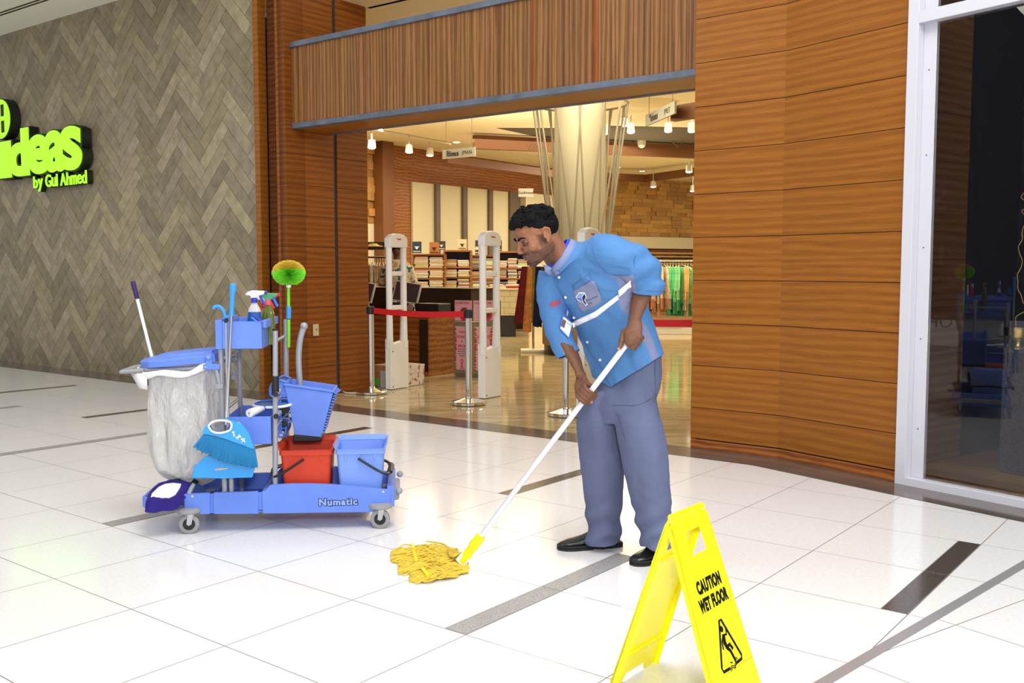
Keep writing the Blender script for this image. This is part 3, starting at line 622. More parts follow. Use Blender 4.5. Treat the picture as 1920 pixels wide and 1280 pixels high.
for p in ov:
    for k in range(9):
        q=V3((315,926,0)); f0=random.uniform(.35,.72); f1=random.uniform(.93,1.05); s_=q+(p-q)*f0; e_=q+(p-q)*f1; m_=(s_+e_)/2; jit=random.uniform(-1.5,1.5); drop=.012*max(0,(p.y-925)/28)
        b_.tube([mp(s_.x,s_.y)+V3((0,0,.004)),mp(m_.x+jit,m_.y)+V3((0,0,.013)),mp(e_.x+jit,e_.y)+V3((0,0,-drop))],[.0038,.0045,.0032],5)
o=b_.build('fringe',['mop_purple'],dm); o['kind']='stuff'
b_=MB(); b_.ball((-.07,.18,.222),(.09,.05,.022)); q=b_.build('cleaning_cloth',['dark_green_cloth']); q.matrix_world=CM; tag(q,'dark green cloth crumpled between the purple mop pad and the bag','cloth')
q.modifiers.new('s','SUBSURF').levels=1; tx=bpy.data.textures.new('crumple','CLOUDS'); tx.noise_scale=.04; dmod=q.modifiers.new('d','DISPLACE'); dmod.texture=tx; dmod.strength=.02
# broom with round head, and its dustpan
br=thing('lobby_broom','bright blue round-headed broom with white oval grip hole hung on the cart front','broom',M=CM)
top=cl(437,531,-.03); bot=cl(424,796,-.04)
b_=MB(); b_.tube([top+(bot-top)*.15,bot],.0078,14); b_.build('pole',['chrome'],br)
b_=MB(); d=(bot-top).normalized(); b_.tube([top,top+d*.006,top+d*.03,top+d*.05,top+d*.16],[.010,.0155,.0165,.012,.0115],14); b_.build('grip',['sky_blue'],br)
# head outline traced in the plane of the broom (tilted a little)
mat('pan_blue',(.03,.33,.80),.25,spec=.6,coat=.3); mat('bristle_blue',(.03,.24,.50),.35,spec=.6)
PB=lambda px,py,d=-.065: cl(px,py,d)
ol=[(380,812),(383,803),(392,793),(404,787),(418,785),(432,786),(446,790),(458,799),(467,811),(472,824),(477,840),(460,834),(440,827),(420,820),(400,814)]
hole=[(394,797),(400,791),(410,788),(422,788),(432,791),(434,797),(431,804),(421,808),(409,809),(399,805)]
def poly_hole(outer,inner,y0,y1,name,mname,parent,bev=.002):
    cu=bpy.data.curves.new('c','CURVE'); cu.dimensions='2D'; cu.fill_mode='BOTH'
    for pl in (outer,inner):
        if not pl: continue
        s=cu.splines.new('POLY'); s.points.add(len(pl)-1); s.use_cyclic_u=True
        for p,q in zip(s.points,pl): p.co=(q[0],q[1],0,1)
    cu.extrude=abs(y1-y0)/2; o=bpy.data.objects.new('c',cu); C.objects.link(o); bpy.context.view_layer.update()
    me=bpy.data.meshes.new_from_object(o.evaluated_get(bpy.context.evaluated_depsgraph_get())); bpy.data.objects.remove(o)
    me.transform(Matrix(((1,0,0,0),(0,0,-1,(y0+y1)/2),(0,1,0,0),(0,0,0,1)))); me.materials.clear(); me.materials.append(MT[mname])
    o=bpy.data.objects.new(name,me); C.objects.link(o); o.parent=parent; return o
xz=lambda l,d=-.065:[(p.x,p.z) for p in [cl(a,b,d) for a,b in l]]
sm=lambda l,n=4:[(p.x,p.y) for p in spline([(a,b,0) for a,b in l+[l[0]]],n)[:-1]]
poly_hole(sm(xz(ol),3),sm(xz(hole),3),-.085,-.055,'broom_head','pan_blue',br)
hi=sm(xz(hole),3); cx=sum(p[0] for p in hi)/len(hi); cz=sum(p[1] for p in hi)/len(hi)
b_=MB(); b_.tube([(cx+(x-cx)*1.08,-.086,cz+(z-cz)*1.1) for x,z in hi+[hi[0]]],.005,8,caps=False); b_.build('hole_rim',['white_plastic'],br)
random.seed(6); b_=MB()
A=[(384,815),(477,842)]; Bt=[(364,838),(482,875)]
for k in range(46):
    f=k/45
    for row in (0,1):
        x0=A[0][0]+(A[1][0]-A[0][0])*f; y0=A[0][1]+(A[1][1]-A[0][1])*f; x1=Bt[0][0]+(Bt[1][0]-Bt[0][0])*f; y1=Bt[0][1]+(Bt[1][1]-Bt[0][1])*f+8*math.sin(PI*f)+random.uniform(-2,2)
        p=cl(x0,y0-3,-.078+row*.02); q=cl(x1,y1,-.085+row*.035)
        for w in range(7):
            a=2*PI*w/7; b_.tube([p+V3((.002*math.cos(a),.002*math.sin(a),0)),q+V3((.0045*math.cos(a),.005*math.sin(a),random.uniform(-.004,.004)))],.0015,4)
o=b_.build('bristles',['bristle_blue'],br,False); o['kind']='stuff'
b_=MB()
random.seed(12)
for k in range(3): 
    c=cl(438+k*9,813+k*6,-.0865); 
    for w in range(3):
        a=random.uniform(0,PI); b_.tube([c+V3((-.014*math.cos(a),0,-.014*math.sin(a))),c+V3((.012*math.cos(a),0,.012*math.sin(a)))],[.001,.0035],6,flat=.3)
b_.build('white_mark',['white_plastic'],br)
dp=thing('dustpan','translucent blue upright dustpan hanging under the round broom on the cart','dustpan',M=CM)
topd=cl(424,600,-.0); botd=cl(429,850,-.0)
b_=MB(); b_.tube([topd,botd],.0078,14); b_.build('pole',['chrome'],dp)
b_=MB(); hk=[cl(x,y,-.0) for x,y in ((400,579),(403,575),(409,574),(415,577),(420,584),(422,592),(424,602))]; b_.tube(spline(hk,5),.0085,12); b_.cyl(cl(421,594,0),cl(432,593,-.01),.009); b_.build('hook_grip',['sky_blue'],dp)
b_=MB(); b_.tube([topd+V3((0,0,.01)),topd+V3((0,0,-.012))],.0095,12); b_.build('ferrule',['black_plastic'],dp)
po=[(363,893),(366,878),(373,866),(383,856),(400,850),(430,847),(455,848),(470,852),(474,893)]
poly_hole(sm(xz(po,-.02),2),None,-.035,-.028,'pan_plate','pan_blue',dp)
b_=MB()
for a,bb in (((362,894),(368,870)),((472,893),(474,862)),((362,894),(472,893))):
    p=cl(*a,-.03); q=cl(*bb,-.03); b_.tube([p,q],.006,6,flat=.6)
b_.build('pan_rim',['pan_blue'],dp)
p=cl(414,879,-.036); b_=MB(); b_.tube([p+V3((-.03,0,-.003)),p,p+V3((.034,0,.003))],[.003,.005,.002],8,flat=.25); mat('sticker_beige',(.55,.45,.38),.6); b_.build('label_sticker',['sticker_beige'],dp)
# spray bottles in the top tray
mat('liquid_blue',(.01,.10,.36),.08,spec=.8,coat=.5); mat('liquid_green',(.10,.13,.012),.1,spec=.8,coat=.5); mat('clear_plastic',(.80,.82,.84),.15,alpha=.55,spec=.7); mat('cap_blue',(.03,.04,.42),.4); mat('trig_red',(.62,.02,.02),.4); mat('trig_blue',(.03,.18,.85),.4); mat('trig_green',(.08,.33,.16),.4); mat('cap_pink',(.70,.10,.12),.4); mat('label_yellow',(.75,.6,.08),.5)
def sprayer(name,label,x,y,z,rz,body,liq,fill,cap,head,trig,noz,tall=1.0):
    t=thing(name,label,'spray bottle',M=CM@Matrix.Translation((x,y,z))@Matrix.Rotation(R(rz),4,'Z'),group=None)
    b=MB(); b.lathe([(0,0),(.036,0),(.039,.006),(.038,.05),(.033,fill)],20,sy=.62); b.build('liquid',[liq],t)
    b=MB(); b.lathe([(.033,fill),(.027,fill+.02),(.016,fill+.038),(.013,fill+.052)],20,sy=.62); b.build('bottle_neck',[body],t)
    zc=fill+.05; b=MB(); b.cyl((0,0,zc-.004),(0,0,zc+.022),.0155,n=18); b.build('collar',[cap],t)
    b=MB(); Mx=Matrix(((1,0,0,0),(0,0,1,0),(0,1,0,zc+.018),(0,0,0,1)))
    b.prism([(-.015,0),(.012,0),(.02,.012),(.05,.022),(.052,.038),(-.01,.040),(-.03,.034),(-.042,.022),(-.040,.016),(-.018,.014)],-.011,.011,Mx); b.build('spray_head',[head],t,bevel=.004)
    b=MB(); b.tube([(.028,0,zc+.035),(.034,0,zc+.02),(.046,0,zc-.005),(.052,0,zc-.012)],[(.007,.004)]*4,8); b.build('trigger',[trig],t)
    b=MB(); b.cyl((.05,0,zc+.048),(.063,0,zc+.048),.0095,n=14); b.build('nozzle',[noz],t)
    return t
spb=sprayer('spray_bottle','spray bottle of blue liquid with white head in the top tray',.325,.10,.93,4,'clear_plastic','liquid_blue',.175,'cap_blue','white_plastic','cap_blue','cap_blue')
b_=MB(); b_.prism([(-.026,.05),(.024,.05),(.02,.085),(-.01,.095)],-.0245,-.0235,Matrix(((1,0,0,0),(0,0,1,0),(0,1,0,.04),(0,0,0,1)))); b_.build('label_patch',['sky_blue'],spb,False)
b_=MB(); b_.prism([(-.022,.095),(-.008,.11),(.004,.108),(-.012,.09)],-.0252,-.0245,Matrix(((1,0,0,0),(0,0,1,0),(0,1,0,.01),(0,0,0,1)))); b_.build('label_patch',['label_yellow'],spb,False)
sprayer('spray_bottle','spray bottle of green liquid with green head and blue trigger, right of the blue one',.385-.01,.22,.93,-8,'liquid_green','liquid_green',.160,'cap_pink','trig_green','trig_blue','trig_red')
sprayer('spray_bottle','red spray bottle standing behind the blue and green ones in the top tray',.34,.33,.93,10,'trig_red','trig_red',.145,'trig_red','white_plastic','trig_red','trig_red')
b_=MB(); b_.box((0,0,0),(.075,.03,.012)); b_.box((0,0,-.012),(.07,.026,.014),mi=1)
o=b_.build('scrubbing_brush',['cap_blue','sky_blue'],bevel=.003); o.matrix_world=CM@Matrix.Translation((.352,.06,1.067))@Matrix.Rotation(R(40),4,'Y'); tag(o,'small dark blue hand brush leaning between the spray bottles','brush')
# electric racket on the middle tray
mat('racket_blue',(.02,.16,.62),.35); mat('racket_net',(.16,.22,.30),.5,.3)
rk=thing('insect_racket','blue and white racket with a stubby white handle on the middle tray','racket',M=CM)
A0=cl(468,774,.02); 
b_=MB(); b_.tube([A0+V3((0,-.01,0)),A0+V3((.02,.03,.004)),A0+V3((.05,.10,.008))],[.021,.021,.014],14); b_.build('handle',['white_plastic'],rk)
b_=MB(); b_.cyl(A0+V3((-.0005,-.0115,.002)),A0+V3((-.0005,-.0125,.002)),.003,n=8); b_.b2(A0.x-.001,A0.x,A0.y-.012,A0.y-.0105,A0.z-.012,A0.z); b_.build('charging_pin',['black_plastic'],rk)
p=A0+V3((.05,.10,.008)); b_=MB(); b_.tube([p,p+V3((.05,.035,.004)),p+V3((.085,.05,.006))],[.014,.011,.010],12); b_.build('neck',['racket_blue'],rk)
cc=A0+V3((.085,.20,.016)); ring=[cc+V3((.10*math.cos(a),.10*math.sin(a),.004*math.sin(a))) for a in [2*PI*k/40 for k in range(41)]]
b_=MB(); b_.tube(ring,.0075,8,caps=False); b_.build('hoop',['white_plastic'],rk)
b_=MB(); b_.tube([cc+V3((.088*math.cos(a),.088*math.sin(a),.004*math.sin(a)+.003)) for a in [2*PI*k/40 for k in range(41)]],.006,8,caps=False); b_.build('inner_hoop',['racket_blue'],rk)
b_=MB()
for k in range(-13,14):
    q=k*.006; h=math.sqrt(max(0,.085**2-q*q)); b_.b2(cc.x+q-.0005,cc.x+q+.0005,cc.y-h,cc.y+h,cc.z-.0005,cc.z+.0005); b_.b2(cc.x-h,cc.x+h,cc.y+q-.0005,cc.y+q+.0005,cc.z+.0005,cc.z+.0015)
b_.build('net',['racket_net'],rk,False)
# ================================================================ dark shop front at the far left end of the hall, met in the window's reflection
mat('opposite_wall',(.035,.03,.035),.6); mat('opposite_sign',(.22,.22,.22),.6)
b_=MB(); b_.b2(-19.2,-19.0,-9,7.0,0,9.5); struct(b_.build('wall_opposite',['opposite_wall'],smooth=False))
g0=WM@V3((.155,.03,0)); g1=WM@V3((3.2,.03,0)); gd=(g1-g0).normalized(); gn=V3((gd.y,-gd.x,0))
def refl(px,py,xw=-18.98):
    r=ray(px,py); o=V3((0,0,CH)); t=(g0-o).dot(gn)/r.dot(gn); h=o+r*t; q=r-gn*(2*r.dot(gn)); return h+q*((xw-h.x)/q.x)
for s_,x0,y0,y1 in (('S',1762,395,345),('1',1764,497,452),('% OFF',1762,534,518),('VOHR',1761,614,590)):
    a_=refl(x0,y0); c_=refl(x0,y1); hgt=abs(c_.z-a_.z); text(s_,hgt/.72,'opposite_sign',bpy.data.objects['wall_opposite'],Matrix.Translation((-18.985,a_.y,min(a_.z,c_.z)))@Matrix.Rotation(PI/2,4,'Z')@Matrix.Rotation(PI/2,4,'X'),.004,0,'lettering','CENTER',.9)
# ================================================================ inside the shop
def on_u(x,y,u):
    r=ray(x,y); return V3((0,0,CH))+r*(u/(.8*r.x-.6*r.y))
WARM=(1,.85,.58)
CZ=4.14
for nm,u,v,sz,pw in (('shop_ceiling_light',-7.5,11.5,2.2,150),('shop_ceiling_light',-10.5,16,4.5,270),('shop_ceiling_light',-5.5,19,4.5,270),('shop_ceiling_light',-9,24,4.5,270),('shop_ceiling_light',-4,14,2.2,150),('shop_ceiling_light',-13.5,14,1.6,160),('shop_ceiling_light',-2,25,4.5,270),('shop_ceiling_light',-12.5,20.5,2,160)):
    p=P(u,v,CZ-.12); area(nm,p,p-V3((0,0,3)),sz,pw,WARM)
for nm,u,v,pw in (('shop_ceiling_fill',-10.5,13.5,45),('shop_ceiling_fill',-3.8,17,40),('shop_ceiling_fill',-11,18,60),('shop_ceiling_fill',-5,22,60)):  # added uplights that brighten the shop ceiling, no fittings stand there
    p=P(u,v,2.9); area(nm,p,p+V3((0,0,3)),2.5,pw,WARM)
mat('shop_cream',(.72,.64,.42),.7); mat('shop_ceiling',(.84,.77,.56),.8); mat('ceiling_recess',(.09,.075,.05),.9); mat('panel_cream',(.62,.57,.42),.6)
mat('post_brown',(.13,.10,.075),.5); mat('dark_wood',(.035,.018,.010),.4); mat('beam_wood',(.16,.06,.018),.5)
def sbx(u0,u1,v0,v1,z0,z1,name,m,st=True,par=None,bev=0):
    b=MB(); b.b2(u0,u1,v0,v1,z0,z1); o=b.build(name,[m],par,False,bevel=bev)
    if par is None: o.matrix_world=SHOP
    return struct(o) if st else o
sbx(-15.7,4,7.2,36,CZ,CZ+.05,'ceiling','shop_ceiling'); sbx(-7.66,-3.0,7.6,7.65,CZ,5.4,'wall_front','shop_cream'); sbx(-3.15,-2.6,7.6,7.65,.0,CZ,'wall_front','shop_cream'); sbx(-2.65,-2.6,7.65,9.5,0,CZ,'wall_front','shop_cream'); sbx(-2.65,4,9.5,9.55,0,CZ,'wall_front','shop_cream')
sbx(-15.7,-7.76,7.58,7.65,0,5.4,'wall_front','shop_wood'); sbx(4,4.05,7,36,0,CZ,'wall_right','shop_cream')
# left wall with cream panels
WU=-15.5
sbx(WU-.1,WU,7.6,36,0,CZ,'wall_left','shop_wood')
def lw(px,py): return uv(on_u(px,py,WU))
zp=2.84/1; zt=lw(771,341)[2]; zb=.9
vs=[lw(x,400)[1] for x in (771,811,819,862,870,911,918,950,969)]
for a,b,m in ((0,1,'panel_cream'),(1,2,'post_brown'),(2,3,'panel_cream'),(3,4,'post_brown'),(4,5,'panel_cream'),(5,6,'post_brown'),(6,7,'panel_cream'),(7,8,'post_brown')):
    t_=.05 if m=='panel_cream' else .12; sbx(WU,WU+t_,vs[a],vs[b],zb,zt,'wall_left_panel',m)
sbx(WU,WU+.3,vs[8],vs[8]+3.6,0,zt,'wall_left_panel','panel_cream')
v1=lw(718,400)[1]; v0=lw(680,400)[1]
sbx(WU,WU+.35,v1-.35,v1,0,CZ,'wall_left_panel','beam_wood')
b_=MB(); random.seed(21); z=lw(700,420)[2]
sbx(WU,WU+.06,v0-3,v1-.35,0,z,'wall_left_panel','panel_cream')
attrmat('wood_blocks',.45,.4,var=.12,scale=14)
def blocks(b,M,u0,u1,z0,z1,bw,bh,base=(.36,.19,.06)):
    z=z0;r=0
    while z<z1-.01:
        u=u0-(bw*random.random())
        while u<u1:
            c=random.uniform(.75,1.25); b.b2(max(u,u0),min(u+bw-.004,u1),-.02-random.choice((0,.02,.035,.06)),.0,z,min(z+bh-.003,z1),M,0,tuple(q*c for q in base)) if min(u+bw,u1)>max(u,u0)+.01 else None
            u+=bw
        z+=bh;r+=1
M=SHOP@Matrix.Translation((WU+.02,v0-2,0))@Matrix.Rotation(PI/2,4,'Z'); blocks(b_,M,0,v1-.35-v0+2,z,CZ,.5,.17); struct(b_.build('wall_left_panel',['wood_blocks'],smooth=False))
# far right wall of wooden blocks
A=at(1120,400,29.5); B=at(1330,400,32.0); A.z=B.z=0
M=Matrix.Translation(A)@Matrix.Rotation(math.atan2((B-A).y,(B-A).x),4,'Z'); Lw=(B-A).length
b_=MB(); blocks(b_,M,0,Lw+3,2.36,CZ,.42,.13,(.46,.26,.075)); struct(b_.build('wall_back',['wood_blocks'],smooth=False))
b_=MB(); b_.b2(0,Lw+3,-.25,.05,1.98,2.34,M); b_.b2(-10,Lw+3,.05,.12,0,CZ,M); struct(b_.build('wall_back',['panel_cream'],smooth=False))
b_=MB(); b_.b2(0,Lw+3,-.06,.03,0,1.97,M); b_.b2(-1.0,0,-.1,.0,0,CZ,M); struct(b_.build('wall_back',['shop_wood'],smooth=False))
# ceiling beams and recess
def hbeam(p0,p1,z0,z1,w,name='trim_30',m='beam_wood'):
    b=MB(); d=(p1-p0); d.z=0; M=Matrix.Translation((p0.x,p0.y,0))@Matrix.Rotation(math.atan2(d.y,d.x),4,'Z'); b.b2(0,d.length,-w/2,w/2,z0,z1,M); return struct(b.build(name,[m],smooth=False))
b_=MB(); za=CZ-.004
q=[G(1115,235,za),G(1330,240,za),G(1330,279,za),G(1115,279,za)]; b_.add([p+V3((0,0,0)) for p in q],[(0,1,2,3)])
q=[G(930,240,za),G(1060,240,za),G(1060,268,za)]; b_.add(q,[(0,1,2)]); struct(b_.build('ceiling_recess',['ceiling_recess'],smooth=False))
hbeam(at(888,290,20.3),at(1340,285,22.2),3.82,4.10,.14,'trim_30'); hbeam(at(1130,330,27),at(1212,350,27.5),3.78,3.98,.14,'trim_31'); hbeam(at(1212,350,27.5),at(1310,330,25.5),3.78,3.98,.14,'trim_32')
hbeam(at(835,300,21.5),at(1045,330,25),3.66,3.84,.14,'trim_33'); hbeam(at(1262,220,14.6),at(1345,205,14.0),3.52,3.74,.12,'trim_34')
mat('cable_brown',(.14,.09,.05),.6)
for k,(Y,pts) in enumerate(((20.6,[(935,282),(950,257),(963,281)]),(20.6,[(993,281),(1003,266),(1012,280)]),(20.6,[(972,297),(976,303),(982,296)]),(21.5,[(1163,262),(1176,276),(1214,240)]),(21.5,[(1235,239),(1271,276),(1299,247)]))):
    b_=MB(); b_.tube([at(x,y,Y) for x,y in pts],.012,6); struct(b_.build('trim_%d'%(40+k),['cable_brown']))
# lamps
mat('lamp_glow',(1,.9,.7),.5,emit=(1,.86,.6),es=9); mat('lamp_body',(.6,.57,.5),.4)
def downlight(px,py,r=.075):
    p=G(px,py,CZ-.006); t=thing('downlight','glowing round downlight set in the cream shop ceiling','ceiling light',p,group='downlights in the shop ceiling')
    b=MB(); b.lathe([(r+.02,.006),(r+.02,0),(r,0),(r,.006),(r+.02,.006)],20); b.build('trim_ring',['lamp_body'],t); b=MB(); b.lathe([(0,.003),(r,.003)],20); b.build('lens',['lamp_glow'],t)
for px,py in ((712,243),(856,267),(1158,314),(1204,321),(1154,268)): downlight(px,py)
def spot(px,py,Y,r=.06):
    p=at(px,py,Y); t=thing('track_spotlight','cream track spotlight with glowing face hanging from the shop ceiling','spotlight',p,group='track spotlights on the shop ceiling')
    b=MB(); b.cyl((0,0,.0),(0.0,.02,.15),r,r*.8,16); b.build('lamp_head',['lamp_body'],t); b=MB(); b.cyl((0,-.002,-.004),(0,0,.004),r*.85,n=16); b.build('lens',['lamp_glow'],t)
    b=MB(); b.cyl((0,.01,.13),(0,.01,max(.16,CZ-p.z)),.012,n=8); b.build('stem',['lamp_body'],t)
for px,py,Y in ((697,277,19.5),(767,285,20.5),(806,291,21.2)): spot(px,py,Y,.085)
for px,py,Y in ((1134,250,17.5),(1171,235,17.5),(1183,248,18),(1253,246,18),(1297,246,17.5)): spot(px,py,Y,.075)
for px,py,Y in ((1225,350,27),(1292,322,23),(1299,358,27)): spot(px,py,Y,.085)
b_=MB(); a_=at(680,268,19.3); c_=at(845,290,21.8); a_.z=c_.z=CZ-.03; b_.tube([a_,c_],.02,6); struct(b_.build('trim_50',['lamp_body']))
b_=MB(); b_.lathe([(.0,-.02),(.30,-.02),(.34,-.005),(.46,0),(.46,.02)],32,Matrix.Translation(G(1222,193,CZ-.005))); o=b_.build('ceiling_vent',['shop_cream']); tag(o,'round cream air diffuser in the shop ceiling above the hanging sign','vent')
b_=MB(); b_.ball((0,0,0),(.09,.09,.09)); b_.cyl((0,0,.02),(0,0,.09),.10); o=b_.build('dome_camera',['lamp_body'],loc=G(1203,270,CZ-.08)); tag(o,'small dome camera on the shop ceiling under the dark recess','camera')
# column with flaring rods
mat('column_cream',(.40,.37,.27),.7); mat('rod_grey',(.30,.27,.20),.45,.3)
cx,cy=.83*15.2/12*1.0,15.2; cx=(1086-960)/FP*15.2
b_=MB(); b_.cyl((cx,cy,0),(cx,cy,CZ),.40,n=40); o=b_.build('wall_column',['column_cream']); struct(o)
col=thing('rod_sculpture','cage of slim metal rods flaring up around the cream shop column','sculpture',(cx,cy,0))
def rod(a0,a1,r0=.46,r1=.74,z0=.75,z1=3.88,n=10):
    b=MB(); b.tube([(r0*math.cos(a0),r0*math.sin(a0),z0),(r0*1.02*math.cos(a0*.7+a1*.3),r0*1.02*math.sin(a0*.7+a1*.3),z0+(z1-z0)*.35),(r1*math.cos(a1),r1*math.sin(a1),z1)],.014,6); return b.build('rod',['rod_grey'],col)
for k in range(13):
    a=2*PI*k/13; rod(a,a+.32); rod(a+.1,a-.22)
b_=MB(); b_.tube([(.74*math.cos(2*PI*k/48),.74*math.sin(2*PI*k/48),3.88) for k in range(49)],.016,8,caps=False); b_.build('top_ring',['rod_grey'],col)
mat('ottoman_tan',(.30,.21,.10),.6); mat('plinth_black',(.02,.016,.012),.3)
t=thing('round_plinth','round tan drum seat with black foot around the shop column','bench',(cx,cy,0)); b_=MB(); b_.lathe([(.41,.15),(.57,.15),(.58,.17),(.58,.70),(.56,.73),(.41,.73),(.41,.15)],48); b_.build('drum',['ottoman_tan'],t); b_=MB(); b_.lathe([(.41,0),(.55,0),(.55,.15),(.41,.15),(.41,0)],48); b_.build('foot',['plinth_black'],t)
# ---------------------------------------------------------------- security gates
mat('gate_white',(.76,.74,.68),.4,spec=.5); mat('gate_side',(.60,.62,.72),.4); mat('letter_red',(.6,.02,.02),.5); mat('screw_dark',(.05,.05,.05),.5)
def gate(u,v,label):
    t=thing('security_gate',label,'security gate',M=SHOP@Matrix.Translation((u-.07,v-.06,0))@Matrix.Rotation(PI/2,4,'Z'),group='anti theft gates in the shop entrance')
    # x along the gate, y its thickness (facing -y is the side seen from outside left)
    b=MB(); w=.142; th=.045
    Mx=Matrix(((1,0,0,0),(0,0,1,0),(0,1,0,0),(0,0,0,1)))
    b.prism([(-w,0),(w,0),(w,.53),(w-.02,.535),(-w+.05,.50),(-w+.03,.52),(-w,.56)],-th,th,Mx); b.build('pedestal_box',['gate_white'],t,False,bevel=.008)
    b=MB(); b.tube([(-w+.028,0,.45),(-w+.028,0,.8),(-w+.028,0,1.62)],[.034,.030,.029],12,flat=1.35); b.tube([(w-.034,0,.45),(w-.03,0,.8),(w-.028,0,1.62)],[.040,.031,.029],12,flat=1.35); b.build('side_rail',['gate_white'],t)
    b=MB(); b.prism([(-w,1.56),(w,1.56),(w,1.66),(w-.05,1.70),(0,1.715),(-w+.05,1.70),(-w,1.66)],-th,th,Mx); b.build('head',['gate_white'],t,False,bevel=.012)
    for z in (1.06,1.36 if 0 else 1.38,): pass
    for z in (.875,1.25): 
        b=MB(); b.b2(-w+.04,w-.04,-.03,.03,z,z+.05); b.build('crossbar',['gate_white'],t,False,bevel=.008)
    text('Catpet',.024,'letter_red',t,Matrix.Translation((0,-th-.002,1.645))@Matrix.Rotation(PI/2,4,'X'),.001,.001,'lettering')
    for z in (.03,.42): 
        b=MB(); b.cyl((-w+.03,-th-.002,z),(-w+.03,-th+.002,z),.008,n=8); b.build('screw',['screw_dark'],t)
    return t
gate(-7.38,7.86,'white security gate, leftmost, behind the red belt'); gate(-6.09,7.89,'white security gate beside the donation kiosk, right of the steel post'); gate(-4.87,7.86,'white security gate behind the cleaner, only its head above his back')
# ---------------------------------------------------------------- belt posts
mat('belt_red',(.52,.006,.008),.6); mat('polished',(.72,.70,.66),.10,1)
def stanchion(u,v,label):
    t=thing('barrier_post',label,'barrier post',M=SHOP@Matrix.Translation((u,v,0)),group='belt barrier posts')
    b=MB(); b.lathe([(0,0),(.165,0),(.172,.004),(.172,.024),(.165,.03),(.10,.045),(.04,.062),(.036,.075),(0,.075)],48); b.build('base',['polished'],t,angle=25)
    b=MB(); b.cyl((0,0,.06),(0,0,.845),.032,n=24); b.build('tube',['polished'],t)
    b=MB(); b.cyl((0,0,.845),(0,0,.93),.036,n=20); b.b2(-.045,.045,-.02,.02,.85,.92); b.build('cassette',['black_plastic'],t,bevel=.003)
    return t
stanchion(-7.36,7.31,'polished steel barrier post at the left jamb'); stanchion(-6.0,7.29,'polished steel barrier post in front of the middle gate'); stanchion(-4.83,7.26,'polished steel barrier post behind the cleaner and his mop pole'); stanchion(-3.38,7.25,'polished steel barrier post, rightmost, behind the wooden pillar')
def belt(u0,v0,u1,v1,label):
    b=MB(); d=V3((u1-u0,v1-v0,0)); M=SHOP@Matrix.Translation((u0,v0,0))@Matrix.Rotation(math.atan2(d.y,d.x),4,'Z'); L_=d.length; n=14
    rings=[]
    for k in range(n+1):
        f=k/n; x=.04+(L_-.08)*f; sag=.02*4*f*(1-f); rings.append([(x,-.0015,.855-sag),(x,.0015,.855-sag),(x,.0015,.915-sag),(x,-.0015,.915-sag)])
    b.loft(rings,M=M); tag(b.build('barrier_belt',['belt_red'],smooth=False),label,'belt')
belt(-7.36,7.31,-6.0,7.29,'red belt stretched between the two left steel posts'); belt(-4.83,7.26,-3.38,7.25,'red belt running behind the cleaner to the wooden pillar')
mat('cable_white',(.6,.58,.5),.5); b_=MB(); b_.tube(spline([on_v(641,717,7.5),on_v(641,728,7.45),G(644,734,.01),G(652,736,.01),G(672,737,.01)],5),.006,8); tag(b_.build('power_cable',['cable_white']),'white cable bent up beside the leftmost barrier post base','cable')
t=thing('wall_socket','cream wall socket on the wooden left reveal','socket',M=SHOP@Matrix.Translation((-7.56,6.72,.70))@Matrix.Rotation(PI/2,4,'Z')); mat('socket_cream',(.55,.45,.28),.4)
b_=MB(); b_.b2(-.035,.035,-.006,.004,-.06,.06); b_.build('plate',['socket_cream'],t,bevel=.002); b_=MB(); b_.b2(-.006,.006,-.008,-.005,-.006,.012); b_.build('slot',['screw_dark'],t,False)
# ---------------------------------------------------------------- till counter
cnt=thing('till_counter','wooden till counter with black desk top in the shop entrance','counter',M=SHOP)
def cb(u0,u1,v0,v1,z0,z1,name,m): return sbx(u0,u1,v0,v1,z0,z1,name,m,False,cnt)
cb(-11.6,-8.0,8.95,9.55,0,.74,'body','shop_wood'); cb(-11.6,-7.98,8.92,9.6,.74,.78,'desk_top','plinth_black')
for k in range(4):
    cb(-8.62,-8.18,8.935,8.95,.50-.17*k+.01,.66-.17*k,'drawer','shop_wood')
cb(-8.15,-8.02,8.935,8.95,.05,.70,'dark_panel','plinth_black'); 
bc=thing('back_counter','tall black back counter behind the tills','counter',M=SHOP)
sbx(-12,-8.06,9.85,10.35,0,1.05,'carcass','dark_wood',False,bc); sbx(-12,-8.04,9.82,10.4,1.05,1.07,'top','plinth_black',False,bc); sbx(-8.06,-7.99,9.6,10.4,0,.90,'end_panel','plinth_black',False,bc)
mat('screen_dark',(.045,.035,.06),.25,spec=.7); mat('monitor_grey',(.60,.58,.55),.4)
def monitor(px,py,label):
    p=on_v(px,py,9.15); t=thing('till_screen',label,'till screen',M=Matrix.Translation((p.x,p.y,.80))@Matrix.Rotation(R(-12),4,'Z')); T=Matrix.Translation((0,0,.19))@Matrix.Rotation(R(-18),4,'X')@Matrix.Shear('XZ',4,(.22,0)) if 0 else Matrix.Translation((0,0,.225))@Matrix.Rotation(R(-16),4,'X')@Matrix.Rotation(R(9),4,'Y')
    b=MB(); b.b2(-.18,.18,0,.03,-.13,.14,T); b.build('casing',['monitor_grey'],t,bevel=.006); b=MB(); b.b2(-.16,.16,-.004,.0,-.115,.125,T); b.build('screen',['screen_dark'],t,False)
    b=MB(); b.lathe([(0,0),(.12,0),(.12,.015),(.04,.03),(.035,.14),(0,.14)],24,Matrix.Translation((.05,.06,-.02))); b.build('stand',['monitor_grey'],t)
    return t
monitor(762,545,'dark till screen in grey frame seen through the leftmost gate'); monitor(677,545,'till screen mostly hidden behind the wooden left reveal')
